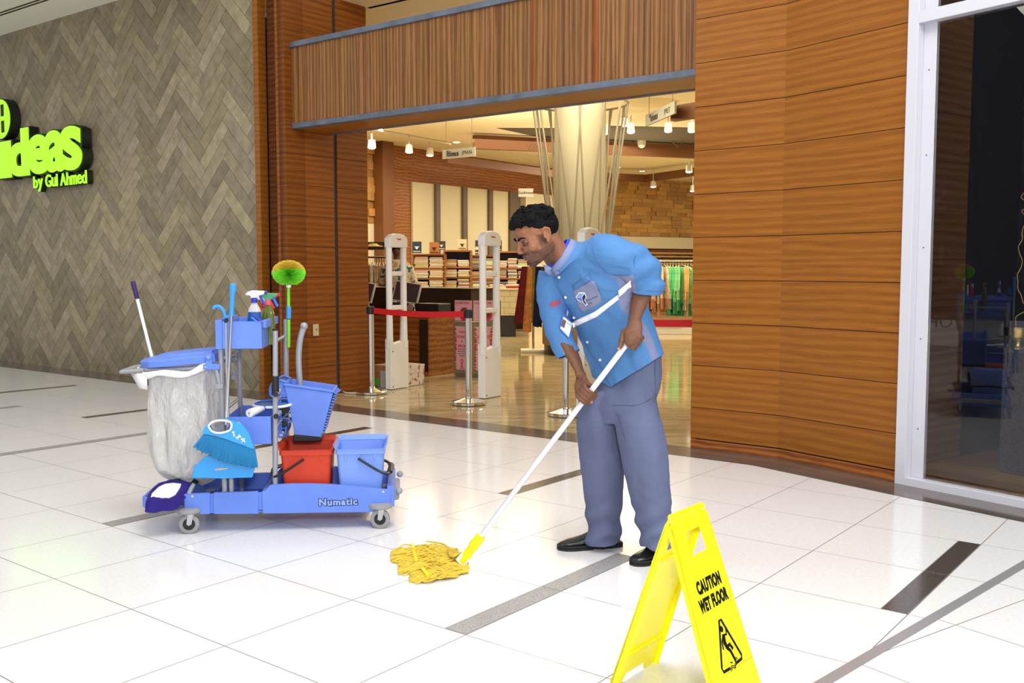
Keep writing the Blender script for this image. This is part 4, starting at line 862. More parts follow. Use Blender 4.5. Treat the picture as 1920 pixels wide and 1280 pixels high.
b_=MB(); b_.box((0,0,.06),(.14,.16,.12)); b_.cyl((-.05,-.02,.12),(.05,-.02,.12),.035,mi=1); o=b_.build('receipt_printer',['black_plastic','white_plastic']); o.matrix_world=SHOP@Matrix.Translation((-8.75,9.1,.78)); tag(o,'black receipt printer with white paper roll between the two till screens','printer')
p=on_v(770,576,9.0); b_=MB(); b_.tube([(0,0,0),(.0,-.05,.02)],[.05,.042],18); o=b_.build('barcode_scanner',['chrome']); o.location=(p.x,p.y,p.z-.02); tag(o,'small round chrome scanner on the desk beside the till screen','scanner')
b_=MB(); b_.b2(-.2,.2,-.12,.12,0,.11); o=b_.build('card_terminal',['black_plastic'],bevel=.01); o.matrix_world=SHOP@Matrix.Translation((-8.2,9.25,.78)); tag(o,'black cash drawer box on the desk right of the till screen','cash drawer')
# gift boxes
m=mat('floral_paper',(.62,.55,.45),.6); n=m.node_tree; L=n.links.new; tc=n.nodes.new('ShaderNodeTexCoord'); vo=n.nodes.new('ShaderNodeTexNoise'); vo.inputs['Scale'].default_value=22; vo.inputs['Detail'].default_value=5; cr=n.nodes.new('ShaderNodeValToRGB'); cr.color_ramp.elements[0].position=.56; cr.color_ramp.elements[0].color=(.62,.54,.45,1); cr.color_ramp.elements[1].position=.62; cr.color_ramp.elements[1].color=(.36,.08,.06,1); L(tc.outputs['Object'],vo.inputs[0]); L(vo.outputs[0],cr.inputs[0]); L(cr.outputs[0],n.nodes['Principled BSDF'].inputs['Base Color'])
mat('box_brown',(.28,.13,.06),.6); mat('box_green',(.06,.35,.04),.5); mat('box_grey',(.32,.31,.30),.6)
def gbox(px,py,w,d,h,label,mm,rz=0):
    p=G(px,py); t=thing('gift_box',label,'box',M=Matrix.Translation(p)@Matrix.Rotation(math.atan2(-.6,.8)+rz,4,'Z'))
    b=MB(); b.b2(-w,0,0,d,0,h*.78); b.build('box_body',[mm],t,False,bevel=.002); b=MB(); b.b2(-w-.005,.005,-.005,d+.005,h*.62,h); b.build('lid',[mm],t,False,bevel=.002); return t
gbox(762,724.5,.30,.30,.235,'white box printed with red flowers behind the leftmost gate','floral_paper')
gb=gbox(724,727,.20,.22,.25,'brown and grey box with a green label behind the leftmost post','box_brown')
b_=MB(); b_.b2(-.19,-.10,-.007,-.005,.02,.10); b_.build('green_label',['box_green'],gb,False); b_=MB(); b_.b2(-.08,0.0,-.008,-.005,.0,.19); b_.build('grey_side',['box_grey'],gb,False)
# donation kiosk
mat('poster_pink',(.72,.42,.48),.5); mat('frame_taupe',(.25,.22,.16),.4,.2); mat('flower_red',(.50,.05,.03),.6); mat('ribbon_red',(.62,.02,.08),.5); mat('photo_dark',(.10,.05,.04),.5)
kp=G(885,706.5); kq=uv(kp)
kk=thing('donation_kiosk','grey framed poster box with pink DONATE A BRICK posters','poster stand',M=SHOP@Matrix.Translation((kq[0],kq[1],0)))
def face(M,wd,suffix):
    b=MB(); b.b2(0,wd,-.012,.0,.03,.66,M); b.build('frame',['frame_taupe'],kk,False,bevel=.003)
    b=MB(); b.b2(.035,wd-.035,-.016,-.012,.08,.62,M); b.build('poster',['poster_pink'],kk,False)
    b=MB(); random.seed(31)
    for k in range(34):
        z=.09+.52*(k//2)/17+random.uniform(-.008,.008); x=(.042 if k%2==0 else wd-.042)+random.uniform(-.006,.006); b.tube([M@V3((x,-.0165,z)),M@V3((x,-.0175,z))],random.uniform(.010,.018),8)
    o=b.build('flower_border',['flower_red'],kk,False); o['kind']='stuff'
    T=lambda z:M@Matrix.Translation((wd/2,-.018,z))@Matrix.Rotation(PI/2,4,'X')
    obs=[text(s_,sz,'ribbon_red',None,T(z),.0006,.0008,sx=.95) for s_,sz,z in (('DONATE',.046,.475),('A',.036,.42),('BRICK',.046,.362),('Gul Ahmed',.022,.545))]
    joinmesh(obs,'lettering',kk)
    obs=[text(s_,.022,'photo_dark',None,T(z),.0005,.0) for s_,z in (('& help Pakistan',.33),('fight Advanced',.303),('Breast Cancer',.276),('Hospital',.249))]; joinmesh(obs,'lettering',kk)
    rb=MB(); rb.tube(spline([T(0)@V3((-.022,.09,0)),T(0)@V3((.004,.15,0)),T(0)@V3((.014,.195,0)),T(0)@V3((0,.212,0)),T(0)@V3((-.014,.195,0)),T(0)@V3((-.004,.15,0)),T(0)@V3((.022,.09,0))],5),.006,6,flat=.4,up=M.to_3x3()@V3((1,0,0))); rb.build('ribbon',['ribbon_red'],kk)
    # upper board
    b=MB(); b.b2(.02,wd-.0,-.004,.004,.69,.94,M); b.build('upper_board',['poster_pink'],kk,False)
    b=MB(); b.tube([M@V3((wd*.62,-.0045,.77)),M@V3((wd*.62,-.0065,.77))],.085,24); b.build('photo_disc',['ribbon_red'],kk); b=MB(); b.tube([M@V3((wd*.62,-.0065,.785)),M@V3((wd*.62,-.0085,.785))],.06,20); b.build('photo',['photo_dark'],kk)
    text('DONATION',.042,'ribbon_red',kk,M@Matrix.Translation((wd/2,-.006,.895))@Matrix.Rotation(PI/2,4,'X'),.0006,.0006,sx=.95)
face(Matrix.Translation((-.29,0,0)),.29,'a'); face(Matrix.Rotation(R(58),4,'Z'),.29,'b')
b_=MB(); b_.prism([(-.285,.005),(-.005,.005),(.145,.24),(-.14,.24)],.02,.655); b_.prism([(-.29,0),(0,0),(.155,.25),(-.14,.25)],.655,.675); b_.prism([(-.285,.005),(-.005,.005),(.145,.24),(-.14,.24)],0,.02); b_.build('box_body',['frame_taupe'],kk,False)
# ---------------------------------------------------------------- shelves with folded cloth, towards the back
random.seed(40)
attrmat('folded_cloth',.85,.2)
cloths=[(.62,.55,.38),(.70,.63,.45),(.55,.46,.28),(.42,.36,.27),(.66,.60,.50),(.30,.22,.15),(.22,.20,.20),(.58,.52,.30),(.72,.68,.58),(.35,.28,.24),(.45,.30,.18)]
YS=19.5
def zy(py,Y): return at(960,py,Y).z
def shelf_unit(x0,x1,Y,rows,label,top=None,col0='shop_wood'):
    p=at(x0,500,Y); q=at(x1,500,Y); W_=q.x-p.x; t=thing('shelf_unit',label,'shelf',(p.x,Y,0))
    zs=[zy(r,Y) for r in rows]; zt=zs[0]+.36 if top is None else zy(top,Y)
    b=MB(); b.b2(-.03,0,0,.6,0,zt); b.b2(W_,W_+.03,0,.6,0,zt); b.build('side_panel',[col0],t,False)
    b=MB(); b.b2(-.03,W_+.03,0,.6,zt,zt+.035); b.build('top_board',[col0],t,False)
    b=MB(); b.b2(0,W_,.57,.6,0,zt); b.build('back',['dark_wood'],t,False)
    for z in zs:
        b=MB(); b.b2(0,W_,.01,.57,z-.03,z); b.build('board',[col0],t,False)
    return p,W_,zs
cloth0=None; ncl=0
def stack(x,y,z,n,w,pal,d=.35,lean=0,lab='',grp=''):
    global cloth0,ncl
    for k in range(n):
        h=random.uniform(.030,.042); c=random.choice(pal); c=tuple(min(1,q*random.uniform(.85,1.15)) for q in c)
        b=MB(); ww=w*random.uniform(.92,1.0); 
        b.loft([[(-ww/2,-d/2,0),(-ww/2,-d/2,h*.3),(-ww/2,d/2,h*.3),(-ww/2,d/2,0)] ,[(ww/2,-d/2,0),(ww/2,-d/2,h*.3),(ww/2,d/2,h*.3),(ww/2,d/2,0)]],col=c)
        b.tube([(-ww/2,-d/2+.01,h*.5),(ww/2,-d/2+.01,h*.5)],h*.5,8,col=c); b.b2(-ww/2,ww/2,-d/2+.01,d/2,h*.4,h*.95,col=c)
        o=b.build('folded_cloth',['folded_cloth']); o.location=(x+random.uniform(-.012,.012)+lean*k,y,z+.001); tag(o,lab,'folded cloth',grp); z+=h+.001
for x0,x1,Y,rows,label,top,cols in ((776,832,19.5,(502,521,541),'wooden shelf unit of cream folded cloth behind the tills, left of the others',479,2),
   (834,881,19.9,(500,519,540),'wooden shelf unit of grey and tan folded cloth, second from the left wall',472,2),
   (883,925,20.4,(503,522,541),'wooden shelf unit of folded cloth behind the middle gate',481,2),
   (932,990,20.8,(502,521,541),'wooden shelf unit of folded cloth beside the cleaner face',474,3)):
    p,W_,zs=shelf_unit(x0,x1,Y,rows,label,top)
    for r,z in enumerate(zs):
        for c in range(cols):
            cw=W_/cols; pal=random.sample(cloths,4) if x0!=776 else cloths[:2]+[cloths[8]]
            if random.random()<.03: continue
            stack(p.x+cw*(c+.5),Y+.2,z,random.randint(4,5) if r else random.randint(4,6),cw*.94,pal,lab='folded cloth in a pile '+{776:'on the leftmost shelf unit behind the tills',834:'on the second shelf unit from the tills',883:'on the shelf unit behind the middle gate',932:'on the shelf unit beside the cleaner face'}[x0],grp='folded cloths '+{776:'on the leftmost shelf unit',834:'on the second shelf unit',883:'behind the middle gate',932:'beside the cleaner face'}[x0])
# display boards standing on top
def board(px0,px1,py0,py1,Y,col,label,mark):
    p=at(px0,py1,Y); q=at(px1,py0,Y); nm='board_'+label.split()[0]; mat(nm,col,.5) if nm not in MT else None
    t=thing('display_board',label,'display board',(p.x,Y,p.z)); b=MB(); b.b2(0,q.x-p.x,0,.02,0,q.z-p.z,Matrix.Rotation(R(-8),4,'X')); b.build('board',[nm],t,False)
    w=q.x-p.x;h=q.z-p.z; b=MB(); b.b2(w*.25,w*.75,-.004,0,h*.5,h*.56,Matrix.Rotation(R(-8),4,'X')); b.tube([(w/2,-.004,h*.42),(w/2,-.0,h*.42)],h*.11,14); b.b2(w*.1,w*.9,-.004,0,h*.1,h*.16,Matrix.Rotation(R(-8),4,'X')); b.build('printed_mark',[mark],t,False)
board(773,790,452.5,474,19.6,(.015,.04,.07),'navy display board with pale print, on the shelf nearest the tills','white_plastic')
board(805,823,453.5,476,19.9,(.30,.11,.03),'brown display board with dark round emblem','dark_wood')
board(820,835,451.5,468,20.3,(.03,.02,.02),'black display board leaning behind the brown one','monitor_grey')
board(858,875,448,468,20.2,(.50,.42,.28),'beige display board on top of the second shelf unit','dark_wood')
board(891,897,450,477,20.6,(.02,.018,.018),'dark narrow display board seen left of the middle gate','monitor_grey')
board(925,941,450.5,470,20.9,(.04,.03,.022),'dark brown display board right of the middle gate','monitor_grey')
# pale counter with brick lines
m=mat('pale_bricks',(.55,.48,.30),.6); n=m.node_tree; br_=n.nodes.new('ShaderNodeTexBrick'); br_.inputs['Color1'].default_value=(.62,.55,.36,1); br_.inputs['Color2'].default_value=(.55,.48,.31,1); br_.inputs['Mortar'].default_value=(.32,.27,.17,1); br_.inputs['Scale'].default_value=2.2; br_.inputs['Mortar Size'].default_value=.012
tc=n.nodes.new('ShaderNodeTexCoord'); mp=n.nodes.new('ShaderNodeMapping'); mp.inputs['Rotation'].default_value=(PI/2,0,0); n.links.new(tc.outputs['Object'],mp.inputs[0]); n.links.new(mp.outputs[0],br_.inputs[0]); n.links.new(br_.outputs[0],n.nodes['Principled BSDF'].inputs['Base Color'])
p=at(880,560,19.0); q=at(972,560,19.0)
t=thing('fabric_table','pale counter with block pattern and black foot below the folded cloth','table',(p.x,19.0,0)); b_=MB(); b_.b2(0,q.x-p.x,0,.9,.42,.92); b_.build('block_front',['pale_bricks'],t,False); b_=MB(); b_.b2(.05,q.x-p.x-.05,.05,.9,0,.42); b_.build('foot',['plinth_black'],t,False); b_=MB(); b_.b2(-.02,q.x-p.x+.02,-.02,.92,.92,.95); b_.build('top',['panel_cream'],t,False)
for k in range(3): stack(p.x+.2+k*.33,19.4,.95,2,.28,cloths[:5]+[(.35,.02,.03)],lab='folded cloth lying flat on the pale block-patterned counter',grp='cloths on the pale counter')
# hanging garments
attrmat('garment',.85,.2,var=.35,scale=16,bump=.3)
def garment(w,l,col,taper=1.25,seed=0,hem=None,sleeve=True):
    random.seed(seed); b=MB(); rings=[]; n=18
    for i in range(9):
        f=i/8; z=-.10-l*f; ww=w*(.55+.45*min(1,f*3.2))*(1+(taper-1)*f); rg=[]
        for k in range(n):
            a=2*PI*k/n; rr=1+.16*math.sin(5*a+seed)*f; rg.append((.028*(1+f)*rr*math.sin(a)+.01*math.sin(3*f+seed),ww/2*math.cos(a)*rr,z+.05*abs(math.cos(a))**2*(1 if i==0 else 0)*-1))
        rings.append(rg)
    for i in range(8): 
        c=col if not hem or i<6 else hem; b.loft([rings[i],rings[i+1]],caps=(i==7),col=tuple(min(1,q*random.uniform(.9,1.1)) for q in c))
    if sleeve:
        for s in (-1,1): b.tube([(0,s*w*.27,-.12),(.01,s*w*.40,-.20),(.01,s*w*.5,-.20-l*.42)],[.03,.035,.03],8,col=col)
    return b
def hanger_bm():
    b=MB(); b.tube([(0,-.2,-.12),(0,0,-.06),(0,.2,-.12)],.006,6); b.tube(spline([(0,0,-.06),(0,0,-.02),(0,.02,0),(0,.015,.02),(0,0,.025)],3),.003,5); return b
mat('hanger_white',(.75,.68,.5),.5)
def hang(name,label,cat,loc,rz,w,l,col,grp,seed,hem=None,taper=1.25):
    t=thing(name,label,cat,loc,rz,grp); garment(w,l,col,taper,seed,hem).build('garment',['garment'],t); hanger_bm().build('hanger',['hanger_white'],t); return t
# right rack of dresses
ry=20.0; rz_=zy(489,ry)
t=thing('clothes_rail','chrome clothes rail holding the green dresses','clothes rail',(0,0,0)); a_=at(1205,489,ry); c_=at(1345,489,ry); b_=MB(); b_.tube([V3((a_.x,ry,rz_)),V3((c_.x,ry,rz_))],.02,10); b_.build('rail',['chrome'],t)
b_=MB(); b_.b2(a_.x,c_.x,ry-.3,ry+.3,.0,.10); b_.build('base',['monitor_grey'],t,False)
b_=MB(); b_.cyl((a_.x,ry,.1),(a_.x,ry,rz_),.02); b_.build('leg',['chrome'],t); b_=MB(); b_.cyl((c_.x,ry,.1),(c_.x,ry,rz_),.02); b_.build('leg',['chrome'],t)
gc=[((.62,.52,.38),(.42,.20,.12),3),((.08,.52,.22),(.03,.16,.14),2),((.22,.60,.28),(.05,.25,.12),5),((.60,.36,.14),(.35,.25,.15),4)]
k=0
for i,px in enumerate([1216,1222,1228,1234,1240,1246,1251,1257,1262,1268,1273,1279,1285,1290,1296,1302,1308]):
    g=gc[0] if px<1247 else gc[1] if px in (1251,1262) else gc[2] if px<1284 else gc[3]
    p=at(px,489,ry); nm={0:'cream dress with red and brown print hanging at the left of the rail',1:'emerald green dress hanging among the light green ones',2:'light green printed dress hanging in the middle of the rail',3:'orange and cream printed dress at the right end of the rail'}[gc.index(g)]
    hang('hanging_dress',nm,'dress',(p.x,ry,rz_-.02),R(random.uniform(-16,16)+ (35 if px==1279 else 0)),.50 if px!=1279 else .6,random.uniform(.85,1.02),g[0],['cream dresses on the right rail','emerald dresses on the right rail','light green dresses on the right rail','orange dresses on the right rail'][gc.index(g)],i,g[1])
mat('slat_tan',(.50,.36,.16),.5)
t=thing('wall_rack','tan slatted wall rack with dark folded garments above the green dresses','rack',(0,0,0)); p=at(1150,475,28.9); q=at(1330,475,31.0)
b_=MB(); z0=zy(486,29); 
for k in range(5): b_.b2(0,Lw+1,-.35,-.32,z0-.25+k*.11,z0-.21+k*.11,Matrix.Translation(A)@Matrix.Rotation(math.atan2((B-A).y,(B-A).x),4,'Z'))
b_.build('slats',['slat_tan'],t,False)
Mr=Matrix.Translation(A)@Matrix.Rotation(math.atan2((B-A).y,(B-A).x),4,'Z')
for k in range(7):
    b_=MB(); b_.ball((.5+k*.52,-.22,z0+.02),(.2,.08,.13),M=Mr); tag(b_.build('folded_garment',['dark_wood']),'dark folded garment on the tan wall rack above the dresses','garment','dark garments on the wall rack')
# scarves on the centre stand
t=thing('scarf_stand','low stand from which scarves hang, left of the cleaner chest','scarf stand',(at(1000,500,15.5).x,15.5,0)); b_=MB(); b_.cyl((0,0,.0),(0,0,1.36),.02); b_.build('pole',['chrome'],t); b_=MB(); b_.b2(-.2,.25,-.2,.2,0,.04); b_.build('foot',['panel_cream'],t,False); b_=MB(); b_.cyl((-.25,0,1.36),(.35,0,1.36),.015); b_.build('arm',['chrome'],t)
random.seed(50)
for i,(px,col,yb,lab) in enumerate(((979,(.10,.008,.01),602,'dark maroon scarf hanging at the left edge of the scarf stand'),(985,(.13,.02,.012),588,'brown red scarf hanging beside the maroon one'),(990,(.42,.17,.04),618,'long ochre fringed scarf on the scarf stand'),(998,(.16,.13,.03),600,'olive patterned scarf on the scarf stand'),(1005,(.008,.012,.035),608,'dark navy scarf on the scarf stand'),(1013,(.06,.055,.025),600,'dark green patterned scarf behind the cleaner chest'))):
    top=at(px+4,500,15.4); zb=at(px,yb,15.4).z; b_=MB(); rings=[]
    for k in range(12):
        f=k/11; z=1.37+(zb-1.37)*f; w_=.035+.03*f; cxx=-.09*(1 if i==0 else .5)*f*(1 if i<3 else .2)
        rings.append([(cxx+w_*math.cos(2*PI*j/14)*(1+.2*math.sin(3*j)),.03*math.sin(2*PI*j/14),z+(random.uniform(-.05,0) if k==11 else 0)) for j in range(14)])
    b_.loft(rings,col=col); o=b_.build('scarf',['garment'],loc=(top.x,15.4+.03*(i%2),0)); tag(o,lab,'scarf')
# left clothes rack behind the tills
rx=15.6; rz2=zy(482,rx); t=thing('clothes_rail','dark clothes rail of shirts behind the till screens','clothes rail',(0,0,0)); a_=at(676,482,rx); c_=at(731,482,rx); b_=MB(); b_.tube([V3((a_.x,rx,rz2)),V3((c_.x,rx,rz2))],.015,8); b_.build('rail',['dark_wood'],t); b_=MB(); b_.cyl((a_.x,rx,0),(a_.x,rx,rz2),.02); b_.build('leg',['dark_wood'],t); b_=MB(); b_.cyl((c_.x,rx,0),(c_.x,rx,rz2),.02); b_.build('leg',['dark_wood'],t)
shc=[(.50,.44,.34),(.42,.34,.25),(.55,.50,.42),(.36,.24,.16),(.34,.22,.13),(.30,.36,.28),(.16,.11,.08),(.05,.07,.08)]
for i in range(10):
    p=at(684+i*4.8,482,rx); c=shc[min(7,int(i*.8))]
    hang('hanging_shirt','shirt hanging on the dark rail behind the till screens','shirt',(p.x,rx,rz2-.02),R(random.uniform(-10,10)+8),.46,.72,c,'shirts on the rail behind the tills',60+i,taper=1.0)
sbx_=MB(); p=at(682,465,16.5); q=at(722,465,16.5); sbx_.b2(p.x,q.x,16.4,16.9,zy(468,16.5),zy(456,16.5)+.02); o=sbx_.build('wall_shelf',['dark_wood'],smooth=False); tag(o,'dark wall shelf above the hanging shirts','shelf')
mat('hat_yellow',(.50,.38,.06),.7); b_=MB(); b_.lathe([(0,.045),(.06,.04),(.09,.012),(.16,.0),(.16,-.01),(0,-.01)],20); o=b_.build('straw_hat',['hat_yellow'],loc=at(700,461,16.3)); tag(o,'yellow hat lying on the dark shelf above the shirts','hat')
# hanging signs
mat('sign_plate',(.30,.30,.25),.5); mat('sign_ink',(.02,.02,.02),.6)
def hsign(px0,px1,py0,py1,Y0,Y1,word,label):
    p=at(px0,(py0+py1)/2,Y0); q=at(px1,(py0+py1)/2,Y1); d=q-p; h=(py1-py0)/FP*Y0; Ln=V3((d.x,d.y,0)).length
    t=thing('hanging_sign',label,'sign',M=Matrix.Translation(p)@Matrix.Rotation(math.atan2(d.y,d.x),4,'Z')); b=MB(); b.b2(0,Ln,0,.03,-h/2,h/2); b.build('plate',['sign_plate'],t,False)
    for x in (.1,.9): 
        b=MB(); b.cyl((Ln*x,.015,h/2),(Ln*x,.015,CZ-p.z),.004,n=6); b.build('wire',['cable_brown'],t)
    Tm=lambda x,z:Matrix.Translation((x,-.002,z))@Matrix.Rotation(PI/2,4,'X')
    text('ideas',h*.80,'sign_ink',t,Tm(Ln*.32,-h*.27),.001,h*.03,sx=1.15); text('|'+word,h*.62,'sign_ink',t,Tm(Ln*.76,-h*.22),.001,0,sx=.95)
    b=MB(); b.lathe([(h*.10,0),(h*.16,0),(h*.16,.004),(h*.10,.004),(h*.10,0)],20,Tm(Ln*.17,h*.22)); b.build('round_mark',['sign_ink'],t)
hsign(829.5,890,281.5,298,18.5,18.0,'MAN','small hanging sign reading ideas MAN'); hsign(1210,1264.5,216,237,15.5,14.2,'PRET','small hanging sign reading ideas PRET')
p=at(972,361,23.5); q=at(1000,362,23.5); t=thing('wall_sign','small pale sign with dark lettering high on the far left column','sign',(p.x,23.5,p.z)); b_=MB(); b_.b2(0,q.x-p.x,0,.04,-.1,.1); b_.build('plate',['white_plastic'],t,False); text('GulAhmed',.085,'sign_ink',t,Matrix.Translation(((q.x-p.x)/2,-.003,-.03))@Matrix.Rotation(PI/2,4,'X'),.001,.001)
# ================================================================ green illuminated shop sign on the left wall
mat('sign_green',(.25,.8,.02),.5,emit=(.40,1.0,.02),es=.95); mat('sign_return',(.012,.014,.010),.5)
sgn=thing('shop_sign','big lime green illuminated wall sign reading ideas by Gul Ahmed','sign',M=SHOP@Matrix.Translation((0,6.69,0)))
def su(px,py): q=uv(on_v(px,py,6.55)); return q[0],q[2]
def sgchar(ch,px0,px1,z0,z1,off,depth=.145,ret=.03):
    """one raised letter fitted between two places on the wall: dark return and glowing face"""
    u0,_=su(px0,300); u1,_=su(px1,300); cu=bpy.data.curves.new('t','FONT')
    for nm,mm,d0,ext,of in (('letter_return','sign_return',-depth/2-.005,depth/2-.012,off+ret),('letter_face','sign_green',-depth-.004,.006,off)):
        o=text(ch,1,mm,sgn,None,ext if 0 else .5,of,nm,'LEFT',res=6); me=o.data; xs=[v.co.x for v in me.vertices]; ys=[v.co.y for v in me.vertices]; e=(of-off)*.6
        kx=(u1-u0)/(max(xs)-min(xs)-2*e); ky=(z1-z0)/(max(ys)-min(ys)-2*e); xm=(min(xs)+max(xs))/2; ym=(min(ys)+max(ys))/2
        for v in me.vertices: v.co=V3(((u0+u1)/2+(v.co.x-xm)*kx, d0-v.co.z*2*ext, (z0+z1)/2+(v.co.y-ym)*ky))
zb=su(60,328)[1]; zx=su(73,252)[1]; za=su(45,240)[1]
for ch,a_,b2_,z1,of_ in (('ı',-1,22,zx-.02,.03),('d',17,56,za,.045),('e',52,94,zx,.038),('a',87,124,zx+.02,.034),('s',115,155,zx+.04,.034)): sgchar(ch,a_,b2_,zb,z1,of_)
z0_=su(55,353)[1]; hh_=su(80,327)[1]-z0_; xx=55
for ch,w_,asc in (('b',8,1),('y',9,0),(' ',4,0),('G',11,1),('u',8,0),('l',3,1),(' ',4,0),('A',11,1),('h',8,1),('m',11,0),('e',8,0),('d',9,1)):
    w_*=1.072
    if ch!=' ': sgchar(ch,xx,xx+w_*(.62 if ch=='l' else .90),z0_-(hh_*.28 if ch=='y' else 0),z0_+hh_*(1 if asc else .74),.012,.09,.03)
    xx+=w_
u0,z0=su(8,222); rr_=su(8,186)[1]-su(8,260)[1]; rr_/=2
for nm,mm,a0,a1,k in (('round_return','sign_return',-.14,0,1.05),('round_face','sign_green',-.15,-.14,1)):
    b_=MB(); b_.tube([(u0-.1,a0,z0),(u0-.1,a1,z0)],rr_*k,48); b_.build(nm,[mm],sgn)
b_=MB()
for sx_ in (-1,1):
    for sz in (-1,1): b_.b2(u0-.1+sx_*.03,u0-.1+sx_*.115,-.154,-.149,z0+sz*.03,z0+sz*.19)
b_.build('pane_mark',['sign_return'],sgn,False)
# ================================================================ the cleaner
def fuse(b,name,mats,voxel,smooth=3,parent=None,disp=None):
    """one continuous skin over all the lofts of a builder"""
    o=b.build('t',['white_plastic'],None,False); r=o.modifiers.new('r','REMESH'); r.mode='VOXEL'; r.voxel_size=voxel
    if smooth: s=o.modifiers.new('s','SMOOTH'); s.iterations=smooth; s.factor=.5
    bpy.context.view_layer.update()
    me=bpy.data.meshes.new_from_object(o.evaluated_get(bpy.context.evaluated_depsgraph_get())); bpy.data.objects.remove(o)
    if disp:
        nn=[v.normal.copy() for v in me.vertices]
        for v,q in zip(me.vertices,nn): v.co+=q*disp(v.co,q)
    me.materials.clear()
    for m in mats: me.materials.append(MT[m])
    me.shade_smooth(); o=bpy.data.objects.new(name,me); C.objects.link(o)
    if parent: o.parent=parent
    return o
def paint(o,fn):
    me=o.data; ca=me.color_attributes.new('col','FLOAT_COLOR','POINT'); buf=[]
    for v in me.vertices: buf+=[*fn(v.co,v.normal),1.0]
    ca.data.foreach_set('color',buf)
def topx(p):
    d=p-V3((0,0,CH)); w=d.y*CP_-d.z*SP_; return 960+FP*d.x/w, 640-FP*(d.y*SP_+d.z*CP_)/w
def inpoly(x,y,pl):
    c=False; n=len(pl)
    for i in range(n):
        (a,b),(d,e)=pl[i],pl[(i+1)%n]
        if (b>y)!=(e>y) and x<(d-a)*(y-b)/(e-b)+a: c=not c
    return c
def ell(c,l,f,w,d,n=28,p=2.3):
    """superellipse ring: centre, left vector, front vector, half width, half depth"""
    out=[]
    for k in range(n):
        a=2*PI*k/n; ca,sa=math.cos(a),math.sin(a); q=(abs(ca)**p+abs(sa)**p)**(-1/p); out.append(c+l*(w*q*ca)+f*(d*q*sa))
    return out
person=thing('person','person in blue shirt and grey trousers bending forward and mopping the white floor','person',(at(1165,1040,4.35).x,4.35,0))
PI_=person.matrix_world; bpy.context.view_layer.update(); PM=Matrix.Translation(-V3(person.location))
def own(o): o.data.transform(PM); o.parent=person; return o
attrmat('skin',.52,.35,var=.10,bump=.08,scale=60); mat('hair_black',(.004,.0035,.0035),.75,spec=.15,bump=(180,.6,(1,1,1),.003))
# ---- head frame
HO=at(1008,441,4.12); hf=V3((-.835,-.35,-.42)).normalized(); hl=V3((0,0,1)).cross(hf).normalized(); hu=hf.cross(hl).normalized()
HM=Matrix(((hl.x,hf.x,hu.x,HO.x),(hl.y,hf.y,hu.y,HO.y),(hl.z,hf.z,hu.z,HO.z),(0,0,0,1))); HMI=HM.inverted()
b=MB(); A=lambda c,r,n=20,m=14:b.ball(c,r,HM,n=n,m=m)
A((0,-.012,.032),(.074,.092,.074),28,18); A((0,.028,-.012),(.062,.062,.078)); A((0,.026,-.068),(.050,.050,.036)); A((0,.068,-.096),(.024,.022,.021)); A((0,.045,-.085),(.040,.035,.026)); A((0,.066,.046),(.050,.024,.034)); A((0,.068,-.050),(.032,.026,.040))
for s in (-1,1):
    A((s*.036,.054,-.026),(.026,.026,.026)); b.tube([HM@V3((s*.010,.086,.018)),HM@V3((s*.030,.083,.022)),HM@V3((s*.050,.066,.016))],.0085,8)
    A((s*.008,.102,-.036),(.0085,.009,.0065)); A((s*.046,.006,-.052),(.020,.042,.034))
    b.tube([HM@V3(q) for q in ((s*.076,.010,.022),(s*.086,-.006,.030),(s*.089,-.022,.018),(s*.086,-.018,-.008),(s*.080,-.002,-.028),(s*.076,.004,-.030))],[.0055,.006,.006,.0055,.007,.006],8); A((s*.078,-.006,-.002),(.006,.016,.024)); A((s*.079,.006,-.006),(.005,.006,.008))
b.tube([HM@V3((0,.088,.016)),HM@V3((0,.099,-.010)),HM@V3((0,.108,-.030))],[.0075,.008,.0100],10); A((0,.106,-.032),(.0105,.010,.009))
A((0,.089,-.057),(.023,.010,.0072)); A((0,.088,-.068),(.021,.010,.0075)); 
# ---- neck
nb=at(1056,486,4.20)
b.loft([ell(HM@V3((0,-.035,-.0)),hl,hf,.050,.05),ell(HM@V3((0,-.03,-.05)),hl,hf,.052,.056),ell(HM@V3((0,-.03,-.05))*.5+nb*.5+V3((0,0,-.01)),hl,hf,.056,.060),ell(nb,V3((.62,-.72,.3)).normalized(),V3((-.6,-.6,-.5)).normalized(),.070,.066),ell(nb+V3((.055,.035,-.05)),V3((.62,-.72,.3)).normalized(),V3((-.6,-.6,-.5)).normalized(),.075,.050)])
# ---- torso core and legs under the clothes (keeps the body one surface)
hip=at(1172,700,4.36); b.loft([ell(hip,V3((.5,-.86,0)),V3((-.86,-.5,0)),.11,.065),ell(at(1130,580,4.28),V3((.58,-.78,.2)).normalized(),V3((-.75,-.58,-.3)).normalized(),.12,.085),ell(at(1092,505,4.25),V3((.62,-.7,.33)).normalized(),V3((-.65,-.6,-.4)).normalized(),.10,.05)])
Rk=at(1128,868,4.44); Ra=at(1134,1000,4.49); Lk=at(1212,868,4.27); La=at(1228,1020,4.27)
b.tube([hip+V3((-.05,.07,-.02)),Rk,Ra],[.060,.050,.036],14); b.tube([hip+V3((.04,-.07,-.02)),Lk,La],[.060,.050,.036],14)
